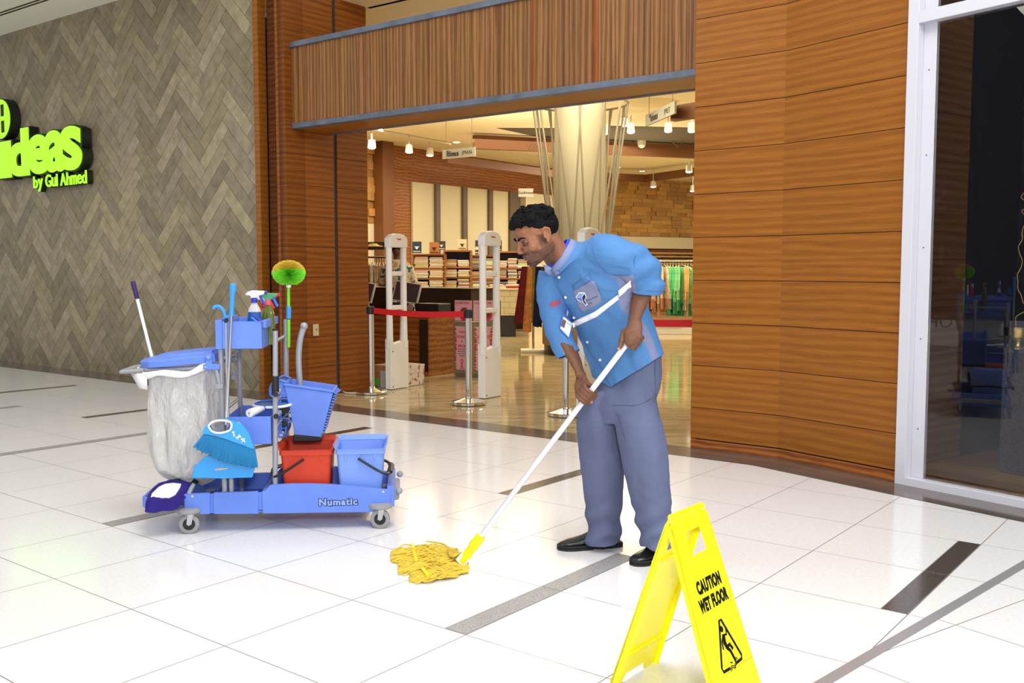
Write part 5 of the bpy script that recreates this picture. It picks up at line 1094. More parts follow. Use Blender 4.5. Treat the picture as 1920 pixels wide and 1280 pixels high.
# ---- mop axis and the hands round it
MBp=G(866,1052,.03); MBp.y=MBp.y; MT_=at(1172.5,648,4.05); ax=(MT_-MBp).normalized()
def axis_at(px,py):          # the point of the pole whose image is nearest
    best=None
    for k in range(0,400):
        p=MBp+ax*(k*.004); x,y=topx(p); d=(x-px)**2+(y-py)**2
        if best is None or d<best[0]: best=(d,p)
    return best[1]
cam_dir=(V3((0,0,CH))-MT_).normalized(); e1=(cam_dir-ax*cam_dir.dot(ax)).normalized(); e2=ax.cross(e1)     # e2: to the left of the pole as seen
if e2.x>0: e2=-e2
def on_pole(h,deg,r,along): a=R(deg); return h+ax*along+e1*(r*math.cos(a))+e2*(r*math.sin(a))
def finger(h,along,th0,dth,r0,rad,spread=0,n=4,a2=0):
    pts=[];rs=[]
    for k in range(11):
        f=k/10; r=r0+(.0215-r0)*min(1,f*1.5)+(.004*math.sin(PI*min(1,f*2.2))); pts.append(on_pole(h,th0+dth*f,r,along+spread*(1-f)+a2*f)); rs.append(rad*(1.08-.22*f)+(.0012 if k in (0,4,7) else 0))
    b.tube(pts,rs,10); b.ball(pts[-1],rs[-1]*1.0,n=10,m=8); b.ball(pts[0],rs[0]*1.12,n=10,m=8); return pts
# right hand, lower on the pole: back of the hand up-left, fingers over the near side
HR=axis_at(1099,741); Rw=at(1089,703,4.20)
kn=[]
for k,(al,rad) in enumerate(((.024,.0094),(.007,.0096),(-.010,.0092),(-.026,.0082))):
    pts=finger(HR,al,78,-215,.034,rad,.004); kn.append(pts[0])
km=(kn[0]+kn[3])/2
b.ball(tuple(Rw),(.024,.021,.022),n=16,m=10); b.loft([ell(Rw*1.1-km*.1,(ax+V3((.9,0,-.4))).normalized(),V3((0,-1,0)),.018,.014),ell(Rw*.55+km*.45+e1*.004,(ax+V3((.5,0,-.2))).normalized(),e1,.034,.019),ell(km*.85+Rw*.15+e1*.002,ax,e1,.040,.016),ell(km-e2*.004,ax,e1,.038,.012)])
b.tube([Rw*.6+km*.4+ax*.02,on_pole(HR,120,.034,.040),on_pole(HR,190,.030,.040),on_pole(HR,262,.027,.022),on_pole(HR,285,.028,-.004)],[.014,.0135,.0115,.0105,.0085],10); Rth=on_pole(HR,285,.028,-.006); b.ball(Rth,.0088,n=10,m=8)
Re=at(1062,645,4.27); b.loft([ell(at(1055,625,4.29),V3((.95,0,-.3)).normalized(),V3((0,-1,0)),.035,.035),ell(Re,V3((.95,0,-.3)).normalized(),V3((0,-1,0)),.047,.045),ell(Re*.6+Rw*.4,V3((.93,0,-.37)).normalized(),V3((0,-1,0)),.044,.040),ell(Re*.25+Rw*.75,V3((.93,0,-.37)).normalized(),V3((0,-1,0)),.032,.026),ell(Rw,V3((.9,0,-.4)).normalized(),V3((0,-1,0)),.028,.021),ell(Rw*.8+km*.2,V3((.9,0,-.4)).normalized(),V3((0,-1,0)),.029,.020)])
# left hand closed over the top end of the pole, back of the hand to the viewer
HL=axis_at(1172,648)+ax*.055; Lw=at(1190,600,4.06)
kn=[]
for k,(al,rad) in enumerate(((-.040,.0098),(-.021,.0100),(-.003,.0096),(.014,.0088))):
    pts=finger(HL,al,-42,-190,.040,rad,.0); kn.append(pts[0])
km=(kn[0]+kn[3])/2
b.loft([ell(Lw,V3((.97,0,.2)).normalized(),V3((0,-1,0)),.028,.022),ell(Lw*.6+km*.4+e1*.012+V3((-.008,0,0)),V3((.95,0,.3)).normalized(),V3((0,-1,-.1)),.041,.021),ell(Lw*.25+km*.75+e1*.008+V3((-.010,0,0)),V3((.85,0,.5)).normalized(),V3((0,-1,-.2)),.043,.020),ell(km+e1*.000+V3((-.008,0,0)),V3((.8,0,.6)).normalized(),V3((0,-1,-.2)),.038,.014)])
th=[at(1170,622,4.05),at(1166,636,4.035),at(1164,647,4.03),at(1160.5,653,4.025)]; b.tube([Lw*.5+km*.5+V3((-.02,0,0))]+th,[.017,.0155,.0130,.0112,.0085],10); b.ball(th[-1],.0088,n=10,m=8)
Le=at(1209,535,4.12); b.loft([ell(at(1213,520,4.12),V3((1,0,0)),V3((0,-1,0)),.045,.045),ell(Le,V3((1,0,.1)).normalized(),V3((0,-1,0)),.047,.045),ell(Le*.6+Lw*.4,V3((1,0,.15)).normalized(),V3((0,-1,0)),.044,.040),ell(Le*.2+Lw*.8,V3((1,0,.2)).normalized(),V3((0,-1,0)),.031,.026),ell(Lw,V3((1,0,.2)).normalized(),V3((0,-1,0)),.028,.022)])
# upper arms under the sleeves
b.tube([at(1036,522,4.32),at(1040,570,4.32),at(1050,615,4.31),Re],[.045,.040,.038,.040],14); b.tube([at(1135,480,4.12),at(1180,490,4.10),Le],[.055,.05,.045],14)
body=fuse(b,'body',['skin'],.0030,6)
SK=(.235,.098,.050); nails=[at(1160,655,4.02),Rth]
def skincol(p,n):
    q=HMI@p; c=list(SK); 
    if q.length<.2:
        k=1.18
        # beard: jaw, chin, moustache
        x,y,z=q; jaw=max(0,min(1,(-.026-z)/.022))*max(0,min(1,(.085-abs(y-.035))/.03))
        cheek=max(0,1-((y-.045)/.035)**2-((z+.032)/.022)**2)
        bd=max(0,jaw-cheek*1.2)*.68
        if y<.035 and z<.012 and z>-.1: bd=max(bd,.62*max(0,min(1,(.045-y)/.02))*max(0,min(1,(y+.022)/.015)))
        if y>.078 and -.055<z<-.040 and abs(x)<.030: bd=.88
        if y>.05 and z<-.082: bd=max(bd,.92*max(0,min(1,(-.080-z)/.010)))
        if y>.07 and -.086<z<-.074 and abs(x)<.008: bd=.7
        nf=1+.35*noise.noise(p*260)
        if y>.085 and -.077<z<-.052 and abs(x)<.022: c=[.13,.046,.030]; bd=.15
        c=[c[i]*k*(1-bd*nf*.9)+(.012,.009,.008)[i]*bd*.9 for i in range(3)]
        if abs(x)>.066 and z>-.04 and z<.04 and y<.02: c=[.30,.125,.062]
        if y>.06 and .004>z>-.016 and .016<abs(x)<.046: c=[v*.72 for v in c]
    else:
        c=[v*.64 for v in c]
        for nn in nails:
            if (p-nn).length<.0085: c=[.50,.26,.19]
    return c
paint(body,skincol); own(body)
# ---- eyes, brows
def small(bm,name,m,**k): return own(bm.build(name,[m],**k))
mat('eye_white',(.45,.41,.38),.2); mat('iris_dark',(.012,.007,.005),.15)
for s in (-1,1):
    e=MB(); e.ball((s*.0305,.0735,-.001),.0112,HM,n=20,m=14); eo=small(e,'eyeball','eye_white')
    g=V3((-.25*1,.92,-.28)).normalized() if 0 else V3((.15,.93,-.30)).normalized(); c_=V3((s*.0305,.0735,-.001))+g*.0062; e=MB(); e.ball(tuple(c_),0.0062,HM,n=16,m=10); i_=small(e,'iris','iris_dark'); i_.parent=eo; 
    e=MB(); e.tube([HM@V3(q) for q in ((s*.013,.095,.016),(s*.024,.0945,.023),(s*.038,.086,.024),(s*.050,.073,.017))],[(.0030,.005),(.0038,.0058),(.0036,.005),(.0015,.003)],8); small(e,'eyebrow','hair_black')
    e=MB(); e.tube([HM@V3(q) for q in ((s*.017,.083,-.002),(s*.024,.0855,.0035),(s*.034,.0845,.0045),(s*.045,.075,-.002))],[.003,.0048,.005,.003],8); small(e,'upper_eyelid','lid_skin' if 'lid_skin' in MT else mat('lid_skin',(.10,.040,.022),.5).name); 
    if s<0: continue
    e=MB(); e.tube([HM@V3(q) for q in ((s*.018,.082,-.006),(s*.026,.0845,-.011),(s*.036,.082,-.010),(s*.044,.075,-.004))],[.003,.0042,.0042,.003],8); small(e,'lower_eyelid','lid_skin')
# ---- hair
random.seed(11); b=MB()
def hairline(d):   # d: unit direction from skull centre in head frame
    x,y,z=d; lim=.34+.25*abs(x) if y>.3 else (-.12 if y>-.1 else -.62) ; 
    if .1<y<=.62 and abs(x)>.5: lim=.05+.9*max(0,y-.25)
    return z>lim
for k in range(2600):
    z=random.uniform(-.75,1); a=random.uniform(0,2*PI); r=math.sqrt(1-z*z); d=V3((r*math.cos(a),r*math.sin(a),z))
    if not hairline(d): continue
    top=max(0,d.z)*.9+max(0,d.y)*.35; th=.000+.013*min(1,max(0,top-.35)*1.5)
    c=V3((0,-.012,.032))+V3((d.x*(.074+th),d.y*(.092+th),d.z*(.074+th))); b.ball(HM@c,random.uniform(.0045,.007)+.002*(top>.5),n=7,m=5)
for k in range(420):      # curls on top and above the forehead
    a=random.uniform(-1.15,1.15)*1.0; zz=random.uniform(.40,.99); r=math.sqrt(1-zz*zz); d=V3((r*math.sin(a),r*math.cos(a),zz))
    if random.random()<.45: d=V3((r*math.cos(random.uniform(0,6.28)),r*math.sin(random.uniform(0,6.28)),zz)).normalized()
    if d.y>.3 and d.z<.44: continue
    fr=max(0,d.y); c=V3((0,-.012,.032))+V3((d.x*.082,d.y*(.100+.020*fr),d.z*(.086+.010*fr))); u_=V3((random.uniform(-1,1),random.uniform(-1,1),random.uniform(-1,1))).normalized(); t_=d.cross(u_).normalized(); q=.011*random.uniform(.7,1.2)
    b.tube([HM@(c+t_*(q*math.cos(w))+d*(q*math.sin(w)*.9)) for w in [j*.62 for j in range(8)]],[.0042,.0042,.0040,.0038,.0036,.0032,.0026,.0018],6)
for k in range(60):
    a=random.uniform(-1.3,1.3); zz=random.uniform(.42,.98); r=math.sqrt(1-zz*zz); d=V3((r*math.sin(a),r*math.cos(a),zz)); c=V3((0,-.012,.032))+V3((d.x*.090,d.y*.118,d.z*.098)); u_=V3((random.uniform(-1,1),random.uniform(-1,1),random.uniform(-1,1))).normalized(); t_=d.cross(u_).normalized(); q=random.uniform(.008,.013)
    b.tube([HM@(c-d*.012)]+[HM@(c+t_*(q*math.cos(w))+d*(q*math.sin(w))) for w in [j*.5 for j in range(8)]],[.0036]*4+[.0030,.0026,.0022,.0018,.0014],6)
hair=own(fuse(b,'hair',['hair_black'],.0026,1))
# ---- shirt
attrmat('shirt_cloth',.75,.25,var=.05,bump=.10,scale=120)
SB=(.075,.205,.45); SG=(.20,.225,.36)
b=MB()
def ax3(l,f): l=V3(l).normalized(); f=V3(f); f=(f-l*f.dot(l)).normalized(); return l,f
st=[((1212,800),4.40,(.50,-.86,.22),(-.86,-.5,.30),.215,.178),((1199,752),4.37,(.50,-.86,.22),(-.86,-.5,.30),.211,.172),((1190,718),4.355,(.50,-.86,.22),(-.86,-.5,.30),.207,.162),((1181,690),4.345,(.50,-.86,.22),(-.86,-.5,.30),.203,.147),((1166,652),4.325,(.52,-.84,.22),(-.84,-.52,.2),.195,.140),((1152,615),4.29,(.54,-.80,.24),(-.8,-.55,.1),.192,.135),
    ((1134,570),4.255,(.57,-.76,.28),(-.76,-.6,-.05),.190,.130),((1117,532),4.23,(.60,-.72,.31),(-.72,-.6,-.2),.192,.124),((1103,505),4.215,(.61,-.70,.33),(-.70,-.6,-.3),.200,.112),((1090,483),4.205,(.62,-.69,.34),(-.68,-.6,-.4),.188,.092),((1077,474),4.20,(.62,-.69,.34),(-.62,-.5,-.62),.135,.085)]
rings=[]
for (px,py),Y,l,f,w,d in st:
    l,f=ax3(l,f); rings.append(ell(at(px,py,Y),l,f,w,d,36,2.4))
cn=V3((-.80,-.12,.56)).normalized(); cf_=V3((-.56,0,-.80)); cf_=(cf_-cn*cf_.dot(cn)).normalized(); cl_=cf_.cross(cn).normalized(); cl_=cl_ if cl_.y<0 else -cl_; nc=at(1054,480,4.195)
rings.append(ell(nc-cn*.025,cl_,cf_,.088,.094,36,2.1)); rings.append(ell(nc-cn*.004,cl_,cf_,.070,.080,36,2.0))
b.loft(rings)
def limb(pts,rs,n=20): b.tube(spline(pts,4),[rs[min(len(rs)-1,i//4)]*(1-(i%4)/4)+rs[min(len(rs)-1,i//4+1)]*((i%4)/4) for i in range((len(pts)-1)*4+1)],n)
limb([at(1118,476,4.14),at(1148,478,4.09),at(1180,489,4.07),at(1208,508,4.09),at(1212,530,4.10),at(1211,544,4.11)],[.082,.086,.078,.073,.062,.060])
limb([at(1038,512,4.31),at(1034,540,4.31),at(1039,585,4.30),at(1050,630,4.29),at(1066,664,4.27)],[.066,.068,.064,.058,.052])
# rolled cuffs
b.tube([at(1214,520,4.10),at(1213,528,4.10),at(1211,547,4.11)],[.064,.074,.069],20); b.tube([at(1058,648,4.28),at(1066,666,4.27)],[.056,.057],20)
def folds(p,n):
    x,y=topx(p); d=.006*noise.noise(V3((p.x*9,p.y*9,p.z*5)))+.003*noise.noise(p*22)
    if x>1130 and y<545 and x>1130: u=V3((p.x*4,p.y*4,p.z*4)); d+=.0055*math.sin((x*.55+y*1.0)*.13+3*noise.noise(u))*min(1,(x-1130)/40)
    if y>560 and x<1090: d+=.0022*math.sin((y-x*.2)*.20+3*noise.noise(p*6))
    if 1100<x<1200 and y>560: d+=.013*noise.noise(V3((p.x*15+p.z*5,p.y*10,p.z*3)))
    if 1090<x<1180 and 500<y<545: d+=.004*math.sin((x*.4-y)*.2)
    return d
shirt=fuse(b,'shirt',['shirt_cloth'],.0045,5,None,folds)
# hem cut: keep only what lies above the slanting hem line, open it and give it thickness
bm=bmesh.new(); bm.from_mesh(shirt.data)
h0,h1=at(1098,712,4.2),at(1256,654,4.25); hv=(h1-h0); vd=V3((0,1,0)); cutn=hv.cross(at(1180,700,4.4)-at(1180,700,4.2)).normalized()
def cutpl(co,no): bmesh.ops.bisect_plane(bm,geom=bm.verts[:]+bm.edges[:]+bm.faces[:],plane_co=co,plane_no=no,clear_outer=True)
a_,b2_=at(1140,728,4.2),at(1256,657,4.2); n_=(b2_-a_).cross(ray(1200,690)).normalized(); n_=n_ if n_.z<0 else -n_; cutpl(a_,n_)
a_,b2_=at(1096,699,4.2),at(1148,727.5,4.2); n_=(b2_-a_).cross(ray(1120,712)).normalized(); n_=n_ if n_.z<0 else -n_; cutpl(a_,n_)
# open cuffs
for c_,d_ in ((at(1211,547,4.11),(at(1211,547,4.11)-at(1212,525,4.10)).normalized()),(at(1067,667,4.27),(at(1067,667,4.27)-at(1056,640,4.285)).normalized())):
    fs=[f for f in bm.faces if (f.calc_center_median()-c_).length<.068 and (f.calc_center_median()-c_).dot(d_)>-.008 and f.normal.dot(d_)>.9]
    bmesh.ops.delete(bm,geom=fs,context='FACES')
bm.to_mesh(shirt.data); bm.free()
tree=BVHTree.FromPolygons([v.co for v in shirt.data.vertices],[tuple(p.vertices) for p in shirt.data.polygons])
def hit(px,py,off=.0):
    d=ray(px,py).normalized(); o=V3((0,0,CH)); loc,nn,i,ds=tree.ray_cast(o,d)
    return (loc-d*off) if loc else None
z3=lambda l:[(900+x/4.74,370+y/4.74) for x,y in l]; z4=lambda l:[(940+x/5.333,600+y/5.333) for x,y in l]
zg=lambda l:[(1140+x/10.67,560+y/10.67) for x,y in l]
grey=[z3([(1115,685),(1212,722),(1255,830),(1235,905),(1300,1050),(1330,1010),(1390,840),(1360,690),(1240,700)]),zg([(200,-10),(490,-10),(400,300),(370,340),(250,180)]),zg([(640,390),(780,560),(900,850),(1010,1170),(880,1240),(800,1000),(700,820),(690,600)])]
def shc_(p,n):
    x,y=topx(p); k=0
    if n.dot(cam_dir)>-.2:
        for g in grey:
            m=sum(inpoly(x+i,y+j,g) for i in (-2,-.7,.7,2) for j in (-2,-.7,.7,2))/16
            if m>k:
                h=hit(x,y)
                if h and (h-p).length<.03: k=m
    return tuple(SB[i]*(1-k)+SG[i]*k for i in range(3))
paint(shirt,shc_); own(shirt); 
sm_=shirt.modifiers.new('solid','SOLIDIFY'); sm_.thickness=.002; sm_.offset=-1
def patch(name,poly,m,off=.004,step=5,parent=shirt,thick=.0015):
    """a piece of cloth that lies on the shirt"""
    bm=bmesh.new(); bm.faces.new([bm.verts.new((x,y,0)) for x,y in poly])
    xs=[p[0] for p in poly]; ys=[p[1] for p in poly]
    for a,lo,hi in ((0,min(xs),max(xs)),(1,min(ys),max(ys))):
        v=lo+step
        while v<hi:
            no=(1,0,0) if a==0 else (0,1,0); bmesh.ops.bisect_plane(bm,geom=bm.verts[:]+bm.edges[:]+bm.faces[:],plane_co=V3(no)*v,plane_no=no); v+=step
    for v in bm.verts:
        h=hit(v.co.x,v.co.y,off)
        if h is None: h=at(v.co.x,v.co.y,4.12)
        v.co=h
    bmesh.ops.triangulate(bm,faces=bm.faces[:]); me=bpy.data.meshes.new(name); bm.to_mesh(me); bm.free(); me.materials.append(MT[m]); me.shade_smooth(); me.transform(PM)
    o=bpy.data.objects.new(name,me); C.objects.link(o); o.parent=parent; q=o.modifiers.new('s','SOLIDIFY'); q.thickness=thick; q.offset=0; return o
mat('shirt_blue',SB,.75,.25); mat('shirt_grey',SG,.75); mat('reflective_white',(.88,.88,.92),.3,emit=None); mat('collar_grey',(.20,.25,.45),.75); mat('logo_white',(.85,.85,.85),.5); mat('logo_blue',(.10,.20,.62),.5); mat('logo_navy',(.01,.01,.06),.5); mat('logo_pale',(.22,.42,.75),.5); mat('logo_red',(.60,.02,.03),.5); mat('button_white',(.80,.80,.80),.3); mat('lanyard_blue',(.02,.05,.80),.5)
patch('pocket',z3([(835,825),(990,738),(1015,745),(1075,880),(1082,925),(1060,945),(925,1020),(905,1020),(880,985),(822,800)]),'shirt_grey',.004,6)
patch('pocket_flap',z3([(820,785),(962,695),(985,735),(832,830)]),'shirt_blue',.007,6)
for pl in ([(820,1107),(1020,1015),(1225,866),(1235,905),(1040,1060),(830,1156)],[(1228,830),(1338,738),(1346,796),(1234,888)]): patch('reflective_stripe',z3(pl),'reflective_white',.006,6)
lg=patch('logo_outline',z3([(848,885),(880,842),(928,843),(948,885),(932,915),(957,950),(940,966),(918,935),(872,917)]),'logo_white',.0075,4)
patch('logo_face',z3([(862,882),(884,853),(922,853),(902,885)]),'logo_pale',.010,4,lg); patch('logo_face',z3([(860,890),(900,892),(912,928),(875,910)]),'logo_blue',.010,4,lg); patch('logo_face',z3([(908,888),(928,858),(940,885),(926,915),(948,948),(940,955),(918,925)]),'logo_navy',.010,4,lg)
def ptext(s,size,m,px,py,rot,name='lettering',parent=shirt,sx=1,off=.006,of=.0):
    o=text(s,size,m,None,None,.0005,of,name,'LEFT',sx); me=o.data; sc=1
    c,s_=math.cos(rot),math.sin(rot)
    for v in me.vertices:
        x,y,z=v.co; h=hit(px+(x*c+y*s_),py-(-x*-s_*-1+ y*c) if 0 else py+(x*-s_*-1*-1*1)*0+(x*s_*-1*-1)*-1*1 - y*c,off); v.co=(h if h else at(px,py,4.15))+V3((0,-z*0,0))
    me.transform(PM); o.parent=parent; return o
def ptext(s,size,m,px,py,rot,name='lettering',parent=shirt,sx=1,off=.006,of=.0):
    """lettering sewn on the shirt; rot tilts the line upward to the right"""
    o=text(s,size,m,None,None,0,of,name,'LEFT',sx); me=o.data; c,q=math.cos(rot),math.sin(rot)
    for v in me.vertices:
        x,y,z=v.co; X=px+x*c-y*-q*-1; Y=py-x*q-y*c; h=hit(px+x*c-y*q,py-(x*q+y*c),off); v.co=h if h else at(px,py,4.15)
    me.transform(PM); o.parent=parent; return o
ptext('mbm',13,'logo_red',1031.5,575,R(18),of=.35,sx=.8); ptext('SERVICES',3.2,'logo_red',1036,577,R(18)); ptext('Procurement',4,'logo_navy',1101,565,R(25),off=.0075); ptext('Staff',4,'logo_navy',1104,571,R(25),off=.0075)
for x,y in ((1048.1,519.6),(1060.4,557.3),(1076,595.6),(1101.3,641.2),(1125,674.6)):
    h=hit(x,y,.005) or at(x,y,4.15); e=MB(); e.ball(tuple(h),(.0062,.004,.0062)); o=e.build('button',['button_white']); o.data.transform(PM); o.parent=shirt
# placket line and lower flap of the left front, hanging to a point
e=[(1045,517),(1050,530),(1062,566),(1075,600),(1092,632),(1112,664),(1132,692),(1148,724)]
pl=[hit(x-4,y,.003) for x,y in e]; 
mat('seam_blue',(.05,.13,.36),.8); t_=MB(); t_.tube([p for p in pl if p],.0013,5); o=t_.build('placket_seam',['seam_blue']); o.data.transform(PM); o.parent=shirt
for sl in ([(1090,300),(1040,315),(1005,350),(995,420),(1010,500),(1050,590),(1110,650),(1190,690),(1330,690)],[(745,358),(850,335),(1000,318)],[(1380,690),(1370,560),(1385,520)]):
    q=[hit(900+x/4.74,370+y/4.74,.0015) for x,y in sl]; q=[p for p in q if p]
    if len(q)<3: continue
    t_=MB(); t_.tube(spline(q,4),.0012,5); o=t_.build('stitched_seam',['seam_blue']); o.data.transform(PM); o.parent=shirt
fl=MB(); Yf=4.155
fp=[(1096,640,4.14),(1128,690,4.15),(1148.5,727,4.165),(1180,709,4.19),(1216,685,4.21),(1256,656,4.30),(1235,625,4.17),(1190,640,4.135),(1140,640,4.125)]
# collar, lanyard
for nm,px,m,o_ in (('collar',z3([(692,365),(742,358),(738,560),(722,640),(700,635),(690,600),(683,510)]),'collar_grey',0),):
    vs=[]; Yc=4.135
    bmv=MB(); n=len(px); bmv.prism([(at(x,y,Yc).x,at(x,y,Yc).z) for x,y in px],0,.006,Matrix(((1,0,0,0),(0,0,1,Yc-.03),(0,1,0,0),(0,0,0,1)))); 
def arc_ring(c,w,d,a0,a1,n=30): return [c+cl_*(w*math.cos(R(a0+(a1-a0)*k/n)))+cf_*(d*math.sin(R(a0+(a1-a0)*k/n))) for k in range(n+1)]
def band(name,rows,m,th=.004,par=shirt):
    bm_=MB(); bm_.loft(rows,caps=False,closed=False); o=bm_.build(name,[m],solid=th); o.data.transform(PM); o.parent=par; return o
r0=arc_ring(nc-cn*.020,.080,.088,112,428); r1=arc_ring(nc+cn*.004,.074,.083,112,428); r2=arc_ring(nc+cn*.016,.070,.079,112,428)
band('collar',[r0,r1,r2],'collar_grey')
band('lanyard',[arc_ring(nc+cn*.010,.066,.075,20,330),arc_ring(nc+cn*.026,.063,.071,20,330)],'lanyard_blue',.002,person)
patch('collar_point',z3([(560,598),(600,605),(660,640),(690,655),(700,668),(706,690),(640,692),(596,688)]),'collar_grey',.010,6); 
# ---- badge
mat('badge_blue',(.02,.10,.60),.4); mat('badge_white',(.75,.78,.85),.3); mat('badge_photo',(.10,.05,.04),.4)
bd=[(739,1049),(825,1120),(790,1250),(708,1165)]; bdp=[(900+x/4.74,370+y/4.74) for x,y in bd]; Yb=(hit(1062,606) or at(1062,606,4.15)).y-.022
badge=thing('name_badge','white name badge in blue holder clipped to the front of the blue shirt','badge',at(1064,590,Yb)); BI=Matrix.Translation(-V3(badge.location))
def flat(pl,y,name,m,th=.002):
    e=MB(); a=[at(x,q,y) for x,q in pl]; e.add([BI@p for p in a]+[BI@(p+V3((0,th,0))) for p in a],[tuple(range(len(a))),tuple(range(2*len(a)-1,len(a)-1,-1))]+[(k,(k+1)%len(a),(k+1)%len(a)+len(a),k+len(a)) for k in range(len(a))]); return e.build(name,[m],badge,False)
ctr=(sum(p[0] for p in bdp)/4,sum(p[1] for p in bdp)/4); sh=lambda k:[(ctr[0]+(x-ctr[0])*k,ctr[1]+(y-ctr[1])*k) for x,y in bdp]
flat(sh(1.06),Yb,'holder','badge_blue',.003); flat(sh(.90),Yb-.0015,'card','badge_white'); 
z3p=lambda l:[(900+x/4.74,370+y/4.74) for x,y in l]
flat(z3p([(738,1078),(768,1098),(748,1162),(718,1142)]),Yb-.003,'photo','badge_photo'); flat(z3p([(775,1110),(812,1130),(808,1140),(772,1122)]),Yb-.003,'printed_line','logo_pale')
e=MB(); e.tube([BI@at(1064,578,Yb+.008),BI@at(1064,586,Yb),BI@at(1063,592,Yb)],.004,8); e.build('clip',['steel'],badge); e=MB(); e.ball(tuple(BI@at(1063.5,580,Yb+.006)),.006); e.build('clip_strap',['lanyard_blue'],badge)
# ---- trousers
mat('trouser_cloth',(.125,.148,.26),.85,.15,bump=(90,.25,(1,1,1),.002),var=(5,.08,(1,1,1)))
b=MB(); L0,F0=V3((.5,-.86,.05)).normalized(),V3((-.86,-.5,.05)).normalized()
b.loft([ell(at(1188,655,4.37),L0,F0,.150,.105,30,2.2),ell(at(1182,705,4.37),L0,F0,.160,.115,30,2.2),ell(at(1166,760,4.37),L0,F0,.168,.128,30,2.2),ell(at(1160,790,4.38),L0,F0,.13,.10,30,2.2)])
def leg(pts):
    b.loft([ell(at(x,y,Y),V3((.75,-.66,0)),V3((-.66,-.75,0)),w*1.03,d*1.03,26,2.2) for x,y,Y,w,d in pts])
leg([(1130,730,4.40,.10,.10),(1124,790,4.42,.098,.098),(1128,840,4.44,.098,.095),(1130,890,4.46,.093,.090),(1131,940,4.475,.086,.085),(1132,985,4.49,.078,.080),(1131,1008,4.49,.078,.088),(1131,1017,4.49,.076,.088)])
leg([(1186,728,4.32,.085,.09),(1197,790,4.285,.103,.100),(1207,840,4.27,.102,.095),(1214,890,4.27,.094,.090),(1222,940,4.27,.086,.085),(1229,985,4.27,.078,.078),(1233,1010,4.27,.074,.076),(1234,1024,4.27,.072,.076)])
def tf(p,n):
    x,y=topx(p); d=.009*noise.noise(V3((p.x*11,p.y*11,p.z*2.5)))+.0025*noise.noise(p*26)
    if y>930: d+=.007*math.sin((y+.4*x)*.14+4*noise.noise(p*6))*min(1,(y-930)/40)
    if y<790: d+=.003*math.sin((y*.5-x)*.12)
    return d
tr=fuse(b,'trousers',['trouser_cloth'],.0055,4,None,tf)
tt=BVHTree.FromPolygons([v.co for v in tr.data.vertices],[tuple(p.vertices) for p in tr.data.polygons]); own(tr); mat('seam_grey',(.07,.085,.16),.8)
for sl in ([(430,592),(540,590),(640,592),(740,560),(815,510)],[(830,170),(828,330),(832,480),(850,600),(868,780)],[(445,560),(470,660),(510,760),(545,880)]):
    q=[]
    for x,y in sl:
        d_=ray(1060+x/4.923,640+y/4.923).normalized(); h=tt.ray_cast(V3((0,0,CH)),d_)[0]
        if h: q.append(h-d_*.0012)
    if len(q)<3: continue
    t_=MB(); t_.tube(spline(q,5),.0014,5); o=t_.build('stitched_seam',['seam_grey']); o.data.transform(PM); o.parent=tr
e=MB(); 
# ---- shoes
mat('shoe_leather',(.008,.008,.009),.28,spec=.6,coat=.3); mat('shoe_sole',(.012,.012,.012),.6)
def shoe(heel,toe):
    d=(toe-heel); d.z=0; Ln=d.length; f=d.normalized(); l=V3((-f.y,f.x,0)); M=Matrix(((f.x,l.x,0,heel.x),(f.y,l.y,0,heel.y),(0,0,1,0),(0,0,0,1)))
    prof=[(0,.026,.025,.080),(.08,.034,.022,.100),(.2,.038,.018,.115),(.34,.038,.016,.112),(.48,.040,.014,.082),(.62,.045,.013,.062),(.78,.047,.012,.052),(.90,.040,.013,.044),(.97,.026,.015,.034),(1.0,.010,.02,.026)]
    b=MB(); rg=[]
    for t,w,z0,z1 in prof:
        rg.append([(t*Ln,w*math.cos(a)*(1 if math.sin(a)<0 else (1-.25*math.sin(a))),(z0+z1)/2+(z1-z0)/2*math.sin(a)) for a in [2*PI*k/20 for k in range(20)]])
    b.loft(rg,M=M); o=own(b.build('shoe',['shoe_leather'],sub=1))
    s=MB(); out=[(t*Ln*1.0+(.004 if t==1 else -.003 if t==0 else 0),w+.004) for t,w,_,_ in prof]; poly=[(x,w) for x,w in out]+[(x,-w) for x,w in out[::-1]]
    s.prism(poly,.010,.024,M); s.prism([(x,w) for x,w in out[:4]]+[(x,-w) for x,w in out[:4][::-1]],0,.02,M); s.prism([(x,w) for x,w in out[4:]]+[(x,-w) for x,w in out[4:][::-1]],0,.016,M); q=own(s.build('sole',['shoe_sole'],None,False)); 
shoe(G(1163,1022),G(1047,1030)); shoe(G(1262,1041),G(1186,1060))
# ================================================================ the mop
mat('mop_yellow',(.66,.48,.05),.9,bump=(120,1,(1,1,1),.003),var=(30,.2,(1,1,1))); mat('bright_yellow',(.90,.80,.01),.35); mat('pole_white',(.80,.80,.84),.25,.3)
mop=thing('floor_mop','yellow string mop on the floor, its long white pole held in both hands','mop',(MBp.x,MBp.y,0)); MI=Matrix.Translation(-V3(mop.location))
def mo(b,name,m,**k): o=b.build(name,[m],**k); o.data.transform(MI); o.parent=mop; return o
b=MB(); b.tube([MBp+ax*.14,MT_+ax*.085],.0122,18); b.ball(tuple(MT_+ax*.085),.0122); mo(b,'pole','pole_white')
b=MB(); b.tube([MBp+ax*.0,MBp+ax*.04,MBp+ax*.075,MBp+ax*.085,MBp+ax*.15],[.020,.022,.018,.024,.021],16,flat=.8); mo(b,'clamp','bright_yellow')
c0=MBp-ax*.01; b=MB(); b.tube([c0+ax*.0,c0+ax*.045],[(.014,.027),(.016,.024)],16,up=e1); mo(b,'clamp_lever','white_plastic')
random.seed(14); b=MB()
